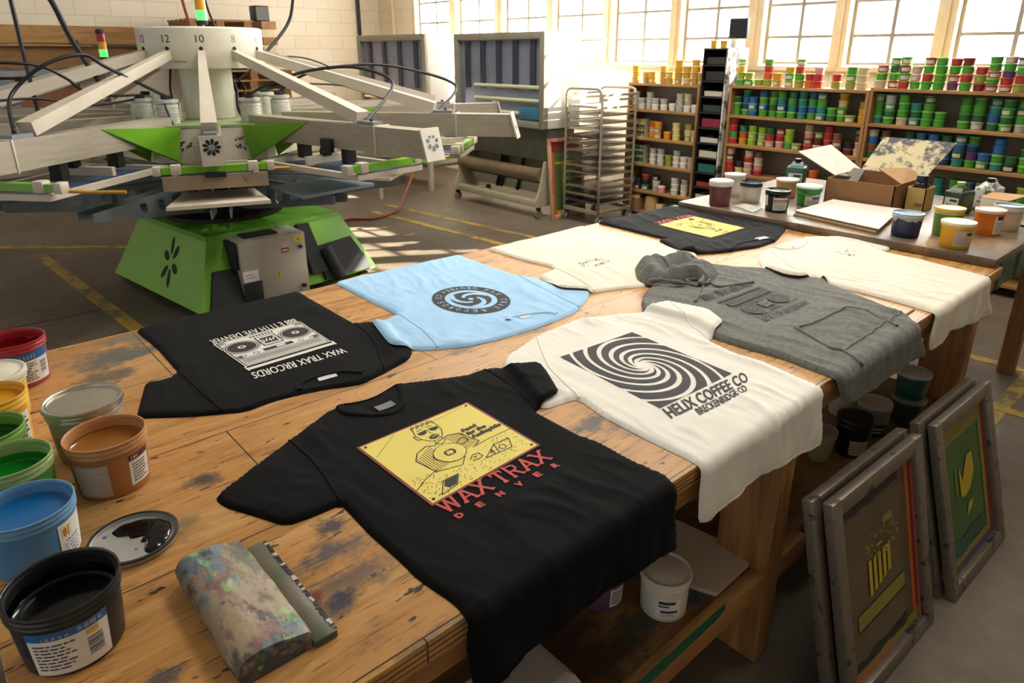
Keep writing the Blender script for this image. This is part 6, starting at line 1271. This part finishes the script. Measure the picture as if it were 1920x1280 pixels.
PAL={'Y':('golden yellow','#c4942a'),'y':('pale yellow','#cdbf77'),'o':('ochre','#b08a3c'),'W':('white','#cfcabc'),'w':('pale grey','#a8a598'),'A':('amber','#cf8a22'),'O':('orange','#c8601f'),'R':('red','#a83430'),'r':('dark red','#6d2a26'),'P':('pink','#c9908a'),'m':('magenta','#9c2f52'),'u':('purple','#5d3c66'),'G':('green','#4a9430'),'g':('dark green','#2c6236'),'L':('lime','#8fb52c'),'T':('teal','#2c8070'),'B':('blue','#2f6296'),'b':('navy','#27406b'),'K':('black','#2a2a2a'),'n':('brown','#7a4d30'),'e':('beige','#c0ad8c'),'v':('olive','#8e9440')}
ALT={'Y':'#d9bd6a','G':'#79b548','g':'#4f8f4a','T':'#58a08c','B':'#4f8a9c','R':'#c2564a','r':'#8c4a3c','W':'#dcd8ce','L':'#a9c65a','P':'#dcb8ac','b':'#3f6f86'}
_cm={}
def can_mesh(nm,col,lidc,r,h):
    k=(nm,col,lidc,r,h)
    if k not in _cm:
        a=MB().lathe([(0,0),(r*.86,0),(r*.88,.003),(r*.93,h*.76),(0,h*.76)],20); b=MB().lathe([(0,h*.762),(r*.97,h*.762),(r,h*.78),(r,h*.96),(r*.95,h*.995),(r*.88,h*.985),(0,h*.985)],20)
        la=MB().add([(r*(.90+.04*(z/h))*cos(t)*1.004,r*(.90+.04*(z/h))*sin(t)*1.004,z) for z in (h*.18,h*.66) for t in [PI*.72+i*PI*.56/6 for i in range(7)]],[(i,i+1,i+8,i+7) for i in range(6)])
        out=[]
        for mb,n_,c in ((a,'tub_body',col),(b,'lid',lidc),(la,'label','#cdc8b8')):
            me=bpy.data.meshes.new(n_); me.from_pydata([tuple(v) for v in mb.v],[],mb.f); me.materials.append(mat('tub_plastic_'+c.strip('#') if n_!='label' else 'tub_label',c if n_!='label' else '#b9b49f',.45)); me.polygons.foreach_set('use_smooth',[True]*len(me.polygons)); me.set_sharp_from_angle(angle=rad(40)); out.append(me)
        _cm[k]=out
    return _cm[k]
ORD=['first','second','third','fourth','fifth','sixth','seventh','eighth','ninth','tenth','eleventh','twelfth','thirteenth','fourteenth','fifteenth','sixteenth','seventeenth']
LV=['bottom','second up','third up','fourth up','fifth up']
def can(name,cat,x,y,z,col,lidc,r,h,label,group,rz_=0,withlabel=False):
    ms=can_mesh(name,col,lidc,r,h)
    T=bpy.data.objects.new(name,None); T.empty_display_size=.02; COL.objects.link(T); T.location=(x,y,z); T.rotation_euler=(0,0,rz_); tag(T,label,cat,group)
    for me,n_ in zip(ms,('tub_body','lid','label')):
        if n_=='label' and not withlabel: continue
        o=bpy.data.objects.new(n_,me); COL.objects.link(o); o.parent=T
    return T
rn=random.Random(21)
BN=['top board','second board','third board','fourth board','fifth board']
for u,un,nm,cat,lim in (('left','narrow left shelves','ink_jar','jar',(4.07,4.895)),('middle','middle shelves','ink_tub','tub',(2.46,3.67)),('right','right shelves','ink_tub','tub',(1.0,2.385))):
    for bi,(z,L) in enumerate(STACKS[u]):
        r=.0425; keep=[]
        for y,s in L:
            if keep and keep[-1][0]-y<.05: continue
            keep.append([y,s])
        for it in range(60):
            for a,b in zip(keep[:-1],keep[1:]):
                d=2*r+.003-(a[0]-b[0])
                if d>0: a[0]+=d/2; b[0]-=d/2
            for k in keep: k[0]=min(max(k[0],lim[0]+r*.2),lim[1]-r*.2)
        for si,(y,s) in enumerate(keep):
            x=SX0+.06+rn.uniform(0,.05); h=.058 if len(s)<5 else .048
            if u=='left' and len(s)==1: h=.075
            zz=z+.0006
            for li,ch in enumerate(s):
                cn,cc=PAL[ch]; lc=ALT.get(ch,cc) if rn.random()<.55 else cc
                hh=h*rn.choice((.97,1.0,1.03)); 
                can(nm,cat,x+rn.uniform(-.004,.004),y+rn.uniform(-.002,.002),zz,cc,lc,r,hh,'%s %s, %s in %s stack from left, %s, %s'%(cn,'jar' if nm=='ink_jar' else 'tub',LV[li],ORD[si],BN[bi],un),'%s on the %s'%('jars' if nm=='ink_jar' else 'ink tubs',un),rn.uniform(-.5,.5),rn.random()<.22)
                zz+=hh+.0004
# organiser trays of small jars at the left end of the narrow unit
M_org=mat('clear_organiser','#a39c88',.4)
for (z,cols,cn,bn) in ((.887,('#a8a14e','#b5ab62'),'olive yellow','third board'),(.612,('#3f7a34','#57914a'),'green','fourth board')):
    for k in range(3):
        zt=z+.0005+k*.066; lv=['bottom','middle','top'][k]
        y0,y1=4.69,4.895
        o=MB().box(6.02,y0,zt,6.12,y1,zt+.004).box(6.02,y0,zt+.004,6.024,y1,zt+.012).box(6.02,y0,zt+.004,6.12,y0+.003,zt+.0645).box(6.02,y1-.003,zt+.004,6.12,y1,zt+.0645).build('jar_tray',M_org)
        tag(o,'%s clear tray of small %s jars, left end of %s, narrow left shelves'%(lv,cn,bn),'tray','organiser trays on the narrow left shelves')
        for j in range(5):
            can('small_jar','jar',6.06,y1-.023-j*.0398,zt+.0045,cols[(j+k)%2],'#8d8a70',.018,.054,'small %s jar, %s in %s organiser tray, %s, narrow left shelves'%(cn,['leftmost','second','middle','fourth','rightmost'][j],lv,bn),'small jars in the organiser trays')
# floor-level boxes beneath the narrow unit
T=thing('cardboard_box',(6.08,4.80,.1),'small brown cardboard box at the bottom left of the narrow left shelves','box')
MB().rbox(6.0,4.70,.101,6.17,4.895,.235,.003).build('carton',M_card,T); flap((6.0,4.705,.2355),(6.0,4.89,.2355),(6.07,4.88,.30),(6.07,4.70,.29),M_cardl)
T=thing('paper_bag',(6.08,4.58,.1),'crumpled kraft paper bag beside the small brown box under the jars','bag')
m=MB(); V=[];N=20
for k,(s,z) in enumerate(((1,0),(1.02,.05),(.95,.11),(.85,.15),(.8,.17))):
    for i in range(N):
        a=2*PI*i/N; V.append((6.08+.07*s*cos(a)*(1+.1*nz(cos(a)*2,sin(a)*2,k)),4.58+.085*s*sin(a)*(1+.1*nz(sin(a)*2,k,3)),.101+z+.01*nz(a,k,1)*(k>0)))
m.add(V,[(k*N+i,k*N+(i+1)%N,(k+1)*N+(i+1)%N,(k+1)*N+i) for k in range(4) for i in range(N)]+[tuple(range(N))[::-1]]); m.build('bag',mat('kraft_paper','#b08d5e',.8,bump=.4,bscale=20),T,60)
tag(MB().rbox(6.02,4.40,.101,6.16,4.48,.2,.004).build('paper_packet',mat('cream_packet','#c7b48c',.7)),'cream packet between the kraft bag and the teal tub under the jars','packet')
tag(MB().lathe([(0,0),(.075,0),(.09,.02),(.095,.09),(.07,.125),(.03,.14),(0,.142)],28,(6.1,4.27,.101)).build('round_tub',mat('teal_tub_plastic','#1f5a52',.35),None,50),'dark teal domed tub at the bottom right of the narrow left shelves','tub')

# ------------------------------------------------------------------ dark drawer tower
M_bt=mat('black_steel_cabinet','#232324',.5,.3,var=.3,vscale=10); M_wd=mat('white_steel_dirty','#cfcbc2',.45,dirt='#2c2b2b',dscale=3.2,dthr=.5)
T=thing('drawer_tower',(6.15,3.86,0),'tall narrow dark cabinet of open bins between the two shelving units','cabinet')
TY_=(3.735,4.0); tx0,tx1=5.96,6.32
MB().box(tx0,TY_[0],0,tx1,TY_[0]+.012,1.79).build('side_panel',M_wd,T); MB().box(tx0,TY_[1]-.012,0,tx1,TY_[1],1.79).build('side_panel',M_bt,T); MB().box(tx1-.01,TY_[0]+.0125,0,tx1,TY_[1]-.0125,1.79).build('back_panel',M_bt,T)
nb=12
for k in range(nb+1):
    z=.02+k*(1.75/nb); MB().rbox(tx0,TY_[0]+.0125,z,tx1-.011,TY_[1]-.0125,z+.014,.002).build('shelf_board',M_bt,T)
cols=['#3a3a3a','#a86a2a','#b9b2a4','#8a2f2a','#1f5a4e','#b9b6a0','#b8b2a8','#7a2030','#26332f','#b2aa9c','#241f22','#2c2a2a']
cn=['charcoal','orange','pale grey','red','teal','cream','off-white','crimson','dark green','stone grey','near-black','black']
for k in range(nb):
    z=.035+k*(1.75/nb); hgt=.05+.035*((k*5)%3)/2
    b=MB().box(tx0+.02,TY_[0]+.03,z,tx0+.25,TY_[1]-.03,z+.004).box(tx0+.02,TY_[0]+.03,z,tx0+.024,TY_[1]-.03,z+hgt).box(tx0+.02,TY_[0]+.03,z,tx0+.25,TY_[0]+.034,z+hgt).box(tx0+.02,TY_[1]-.034,z,tx0+.25,TY_[1]-.03,z+hgt).build('parts_bin',mat('bin_'+cols[k].strip('#'),cols[k],.5))
    tag(b,'%s open bin, %s from the bottom in the dark drawer tower'%(cn[k],ORD[k]),'bin','bins in the dark drawer tower')
can('ink_jar','jar',6.05,3.95,1.7855,'#c4942a','#d9bd6a',.034,.075,'golden yellow jar on the left of the dark tower top','jars on the dark tower'); can('ink_jar','jar',6.05,3.845,1.7855,'#c4942a','#c4942a',.034,.07,'golden yellow jar on dark tower top, beside the black monitor','jars on the dark tower')
T=thing('monitor',(6.15,3.76,1.785),'small black square monitor on a white stand atop the dark tower','monitor')
MB().rbox(6.09,3.745,1.7855,6.2,3.80,1.87,.008).build('stand',M_cw,T,40); MB().rbox(6.12,3.66,1.872,6.16,3.85,2.05,.008).build('housing',M_bt,T,40); MB().box(6.118,3.675,1.886,6.1195,3.835,2.036).build('display',mat('dark_screen_glass','#141414',.15),T)

# ------------------------------------------------------------------ rack of drying trays
M_rk=mat('rack_aluminium','#aba293',.4,.6,var=.08)
T=thing('tray_rack',(5.70,4.99,0),'tall aluminium tray rack on casters in front of the narrow shelves','rack')
ry0,ry1,rx0,rx1,zt=4.76,5.26,5.40,5.93,1.40
for x in (rx0,rx1):
    pts=[(x,ry0,.12)]+[(x,ry0,z) for z in (.5,.9,zt-.06)]+[(x,ry0+.02,zt-.015),(x,ry0+.06,zt),(x,(ry0+ry1)/2,zt),(x,ry1-.06,zt),(x,ry1-.02,zt-.015)]+[(x,ry1,z) for z in (zt-.06,.9,.5,.12)]
    MB().tube(pts,.014,10).build('hoop',M_rk,T,180)
    MB().rbox(x-.014,ry0,.12,x+.014,ry1,.16,.003).build('cross_rail',M_rk,T)
for y in (ry0,ry1): MB().rbox(rx0,y-.012,.125,rx1,y+.012,.155,.003).build('base_rail',M_rk,T); MB().rbox(rx0,y-.010,zt-.07,rx1,y+.010,zt-.045,.003).build('top_rail',M_rk,T)
NR=15
for k in range(NR):
    z=.22+k*.076
    for y,s in ((ry0,1),(ry1,-1)): MB().box(rx0,min(y,y+s*.04),z,rx1,max(y,y+s*.04),z+.004).box(rx0,y-.002,z,rx1,y+.002,z+.022).build('runner',M_rk,T)
for x in (rx0+.02,rx1-.02):
    for y in (ry0,ry1):
        w_=MB().rbox(x-.02,y-.014,.085,x+.02,y+.014,.122,.004).build('caster',M_gm,T,40); MB().cyl((x,y-.014,.052),(x,y+.014,.052),.052,n=24).build('wheel',mat('grey_tyre','#6f685d',.6),w_,40); MB().cyl((x,y-.016,.052),(x,y+.016,.052),.022,n=16).build('wheel_hub',M_beamw,w_,40)
for k in range(NR-1):
    z=.2245+k*.076; pale=k>=10
    if k in (3,): continue
    m=MB().rbox(rx0+.01-(.03 if k%4==1 else 0),ry0+.045,z,rx1-.02,ry1-.045,z+.012,.003)
    m.rbox(rx0+.008-(.03 if k%4==1 else 0),ry0+.043,z,rx0+.022-(.03 if k%4==1 else 0),ry1-.043,z+.024,.003)
    o=m.build('drying_tray',mat('pale_tray','#b9b2a4',.45,.3) if pale else mat('dull_tray','#857c6d',.45,.5) if k%3 else mat('dark_tray','#4b3f40',.5,.3))
    tag(o,'%s flat tray, %s from the bottom of the aluminium rack'%('pale' if pale else 'dull' if k%3 else 'dark',ORD[k]),'tray','trays in the aluminium rack')
art=[(R_(0,0,.14,1),3),(R_(0,.86,1,1),4),(R_(.12,.06,1,.86),7),(R_(.34,.06,.46,.70),1),(R_(.6,.06,.68,.70),1),(R_(.14,.70,1,.73),0),(R_(.14,0,.9,.06),0),(R_(.4,.08,.9,.3),6)]
screen((5.262,5.30,.001),(5.80,5.30,.001),(5.262,5.385,.87),(5.80,5.385,.87),'orange and green stained printing screen leaning between the machine and the tray rack',M_mg,art,None,.03,.04).children[0].data.materials[0]=mat('pale_wood_frame','#b98f78',.6,dirt='#a0452f',dscale=4,dthr=.5)

# ------------------------------------------------------------------ two exposure machines with panelled fronts
M_steel=mat('mirror_steel','#878da3',.28,.35,var=.15,vscale=2.5); M_bar=mat('dark_lamp_bar','#3c404c',.35,.3); M_glint=mat('glint_tube','#dfe2bd',.25,.4); M_mw=mat('white_sheet_steel','#d6d3cc',.35,var=.03); M_mf=mat('grey_machine_frame','#8f8b7c',.45,.3,var=.12,vscale=9); M_gb=mat('grey_green_machine','#55554a',.5,.3,var=.2,vscale=6); M_beig=mat('beige_machine_enamel','#a39b85',.5,var=.1,vscale=6); M_roll=mat('brown_roller','#6b5a44',.5,var=.25,vscale=5)
def machine(y0,y1,x0,x1,z0,z1,label,slats,glint_tubes):
    T=thing('exposure_machine',((x0+x1)/2,(y0+y1)/2,0),label,'machine','panelled machines by the corner')
    MB().rbox(x0+.06,y0,z0,x1,y1,z1,.01).build('housing',M_mw,T,40)
    f=.075
    m=MB().rbox(x0,y0,z0,x0+.07,y0+f,z1,.008).rbox(x0,y1-f,z0,x0+.07,y1,z1,.008).rbox(x0,y0+f,z0,x0+.07,y1-f,z0+f,.008).rbox(x0,y0+f,z1-f,x0+.07,y1-f,z1,.008); m.build('front_frame',M_mf,T,40)
    MB().box(x0+.056,y0+f,z0+f,x0+.0595,y1-f,z1-f).build('front_panel',M_steel,T)
    for k in range(slats):
        y=y0+f+(y1-y0-2*f)*(k+.5)/slats; MB().rbox(x0+.03,y-.04,z0+.40*(z1-z0),x0+.055,y+.04,z1-f-.01,.006).build('lamp_bar',M_bar,T)
    for k in range(glint_tubes):
        z=z0+f+.07+k*.14; MB().cyl((x0+.035,y0+f+.02,z),(x0+.035,y1-f-(.28 if slats>4 else .02),z),.022,n=14).build('tube',M_glint,T,60)  # tubes coloured pale to paint in bright lines reflected by the steel panel
    return T
T=machine(5.40,6.95,5.2,5.76,.97,1.955,'larger panelled machine with barred mirror front and roller below',5,3)
MB().rbox(5.30,5.42,.62,5.7,6.93,.965,.01).build('lower_body',M_gb,T,40)
MB().cyl((5.25,5.47,.47),(5.25,6.9,.47),.075,n=28).build('roller',M_roll,T,60); MB().cyl((5.36,5.47,.38),(5.36,6.9,.38),.03,n=16).build('roller',M_dkm,T,60)
MB().rbox(5.50,5.47,.2,5.53,6.9,.62,.004).build('rear_panel',M_beig,T)
for y in (5.43,6.905):
    m=MB(); P=[(5.14,.13),(5.14,.20),(5.20,.33),(5.27,.62),(5.70,.62),(5.74,.13)]
    n=len(P); v=[(x,y,z) for x,z in P]+[(x,y+.035,z) for x,z in P]; m.add(v,[tuple(range(n)),tuple(range(n,2*n))[::-1]]+[(i,n+i,n+(i+1)%n,(i+1)%n) for i in range(n)]); m.build('side_plate',M_beig,T)
    w_=MB().rbox(5.16,y,.085,5.21,y+.035,.129,.004).build('caster',M_dkm,T,40); MB().cyl((5.185,y+.003,.05),(5.185,y+.032,.05),.05,n=24).build('wheel',MATS['grey_tyre'],w_,40)
    w_=MB().rbox(5.66,y,.085,5.71,y+.035,.129,.004).build('caster',M_dkm,T,40); MB().cyl((5.685,y+.003,.05),(5.685,y+.032,.05),.05,n=24).build('wheel',MATS['grey_tyre'],w_,40)
MB().rbox(5.15,5.466,.13,5.26,6.904,.20,.006).build('front_beam',M_beig,T,40)
for k,y in enumerate((5.95,6.25,6.32)): MB().tube([(5.42,y,.60),(5.45,y+.08,.40),(5.46,y+.16,.205)],.022,8).build('brace',M_dkm,T,60)
tag(MB().rbox(5.10,5.50,1.0,5.19,5.85,1.2,.02).build('blue_bin',mat('teal_blue_plastic','#2f7f96',.4),None,40),'x','bin') if 0 else None
MB().rbox(5.205,5.49,1.06,5.252,5.80,1.19,.008).build('blue_cover',mat('teal_blue_plastic','#2f6f88',.4),T,40)
T=machine(7.55,9.22,5.2,5.9,.88,1.97,'smaller-looking panelled machine in the corner behind the press arms',4,2)
for x,y in ((5.22,7.57),(5.22,9.14),(5.83,7.57),(5.83,9.14)): MB().rbox(x,y,0,x+.06,y+.06,.879,.004).build('leg',M_beig,T)
MB().rbox(5.25,7.6,.3,5.8,9.15,.34,.004).build('lower_shelf',M_gb,T)
# fluted white panel behind the press: a dryer hood on legs
T=thing('dryer_hood',(3.9,7.9,0),'low white ribbed dryer hood behind the press arms','dryer')
MB().rbox(3.3,7.5,1.0,4.5,8.3,1.16,.02).build('hood',M_mw,T,40)
for k in range(16): MB().rbox(3.33+k*.073,7.482,1.02,3.37+k*.073,7.499,1.13,.002).build('fin',M_mw,T)
for x,y in ((3.33,7.53),(4.42,7.53),(3.33,8.22),(4.42,8.22)): MB().rbox(x,y,0,x+.05,y+.05,.999,.003).build('leg',M_beig,T)

# ------------------------------------------------------------------ along the block wall
M_pl=m_wood('rough_plank','#a07848','#75532f','#bb935f',seam=False,stain=False,axis=0,rough=.7); M_ply=m_wood('old_plywood','#8a6238','#684727','#a27848',seam=False,stain=False,axis=0,rough=.7)
tag(MB().rbox(-.6,10.84,1.86,2.78,10.895,2.07,.004).build('plank',M_pl),'long pine plank fixed high on the block wall','plank')
tag(MB().rbox(-.6,10.72,1.82,2.2,10.895,1.845,.003).build('ledge_board',M_sh),'thin pine ledge under the long wall plank','ledge')
tag(MB().rbox(2.05,10.68,1.847,3.0,10.83,1.90,.003).build('timber_offcut',M_pl),'short pale timber lying on the right end of the wall ledge','timber')
tag(MB().rbox(-.6,10.85,1.555,3.05,10.895,1.815,.004).build('plywood_panel',M_ply),'brown plywood panel on the block wall under the ledge','panel')
tag(MB().rbox(-.6,10.45,1.47,2.55,10.895,1.54,.006).build('steel_shelf',M_gm),'grey steel shelf below the plywood panel','shelf')
tag(MB().rbox(-.6,10.82,.0,2.0,10.895,1.46,.004).build('particle_board',mat('orange_particle_board','#8f5c3a',.8,var=.25,vscale=40)),'orange brown particle board under the grey steel shelf','board')
tag(MB().rbox(.75,10.35,.0,1.25,10.8,1.44,.01).build('steel_cabinet',mat('blue_grey_cabinet','#6d777c',.5)),'blue grey cabinet end at the far left edge','cabinet')
tag(MB().rbox(2.1,10.3,0,3.0,10.84,.95,.01).build('dark_crate',mat('dark_crate_board','#3b322b',.8)),'dark crate by the block wall behind the hub','crate')
GPAL='stacked pallets by the block wall'
def pallet(x,y,z,w,d,label):
    T=thing('pallet',(x,y,z),label,'pallet',GPAL)
    m=MB()
    for k in range(5): m.box(x-w/2,y-d/2+k*(d-.1)/4,z+.105,x+w/2,y-d/2+k*(d-.1)/4+.1,z+.125)
    m.build('deck',M_pl,T); m=MB()
    for a in (-1,0,1): MB().box(x+a*(w/2-.06)-.05,y-d/2+.01,z+.018,x+a*(w/2-.06)+.05,y+d/2-.01,z+.1045).build('bearer',M_ply,T)
    for a in (-1,0,1): m.box(x+a*(w/2-.06)-.05,y-d/2,z,x+a*(w/2-.06)+.05,y+d/2,z+.0175)
    m.build('bottom_boards',M_pl,T)
for k in range(12): pallet(3.86+.02*((k*7)%3-1),10.2,.001+k*.127,1.1,1.0,'wooden pallet, %s from the floor in the stack by the block wall'%ORD[k])
for k in range(5): pallet(3.55+.02*((k*5)%3-1),10.25,1.526+k*.127,.85,.8,'shorter pallet, %s in the upper part of the pallet stack'%ORD[k])
T=thing('heater',(4.2,10.2,1.53),'black square box on a white pedestal atop the pallets','heater') if 0 else None
for k in range(6):
    z=1.527+k*.105; tag(MB().rbox(4.15+.03*(k%2),10.0,z,4.36+.03*(k%2),10.35,z+.104,.004).build('timber_block',M_sh if k%2 else M_cream),'%s timber block from the bottom of the pile beside the upper pallets'%ORD[k],'timber','timber blocks on the pallets')
T=thing('speaker',(4.24,10.15,2.157),'black square loudspeaker on top of the timber block pile','speaker')
MB().rbox(4.13,10.05,2.1575,4.33,10.25,2.36,.01).build('cabinet',M_bt,T,40); MB().box(4.145,10.047,2.172,4.315,10.0495,2.345).build('grille',MATS['dark_screen_glass'],T)
# wall post with the second signal light
T=thing('signal_light',(1.36,6.30,1.3),'signal light stack of red, amber and lit green lenses left of the hub','signal light') if 0 else None

# ------------------------------------------------------------------ cables dropping from above
def drop(P,r,label,mt=None):
    tag(MB().tube(bez(P,12),r,8).build('hanging_cable',mt or M_cable,None,180),label,'cable','cables hanging over the press')
drop([(.72,5.6,3.2),(.745,5.6,2.4),(.751,5.6,2.059),(.754,5.6,1.75),(.756,5.55,1.34)],.013,'leftmost black cable hanging over the press arms')
drop([(.55,5.6,3.2),(.82,5.6,2.4),(.967,5.6,2.068),(1.04,5.6,1.83),(1.18,5.55,1.47)],.018,'thick black cable slanting down left of the hub')
drop([(2.75,5.7,3.1),(2.72,5.7,2.5),(2.665,5.7,2.142),(2.585,5.7,1.945),(2.32,5.65,1.70)],.013,'black cable curving down right of the hub')
drop([(1.72,5.66,3.1),(1.775,5.66,2.4),(1.80,5.66,2.1),(1.83,5.66,1.925)],.011,'red cable dropping to the top of the white hub',mat('red_cable','#8c2a22',.45))
drop([(1.93,5.72,3.1),(1.965,5.72,2.4),(1.985,5.72,2.1),(2.03,5.72,1.925)],.009,'thin black cable dropping to the top of the white hub')
struct(MB().box(-4,-4,4.4,7.0,11.15,4.5),'ceiling',mat('white_ceiling','#cfc8ba',.8))
struct(MB().box(-4,-4.2,0,7.0,-4.0,4.4),'wall_right',M_block)
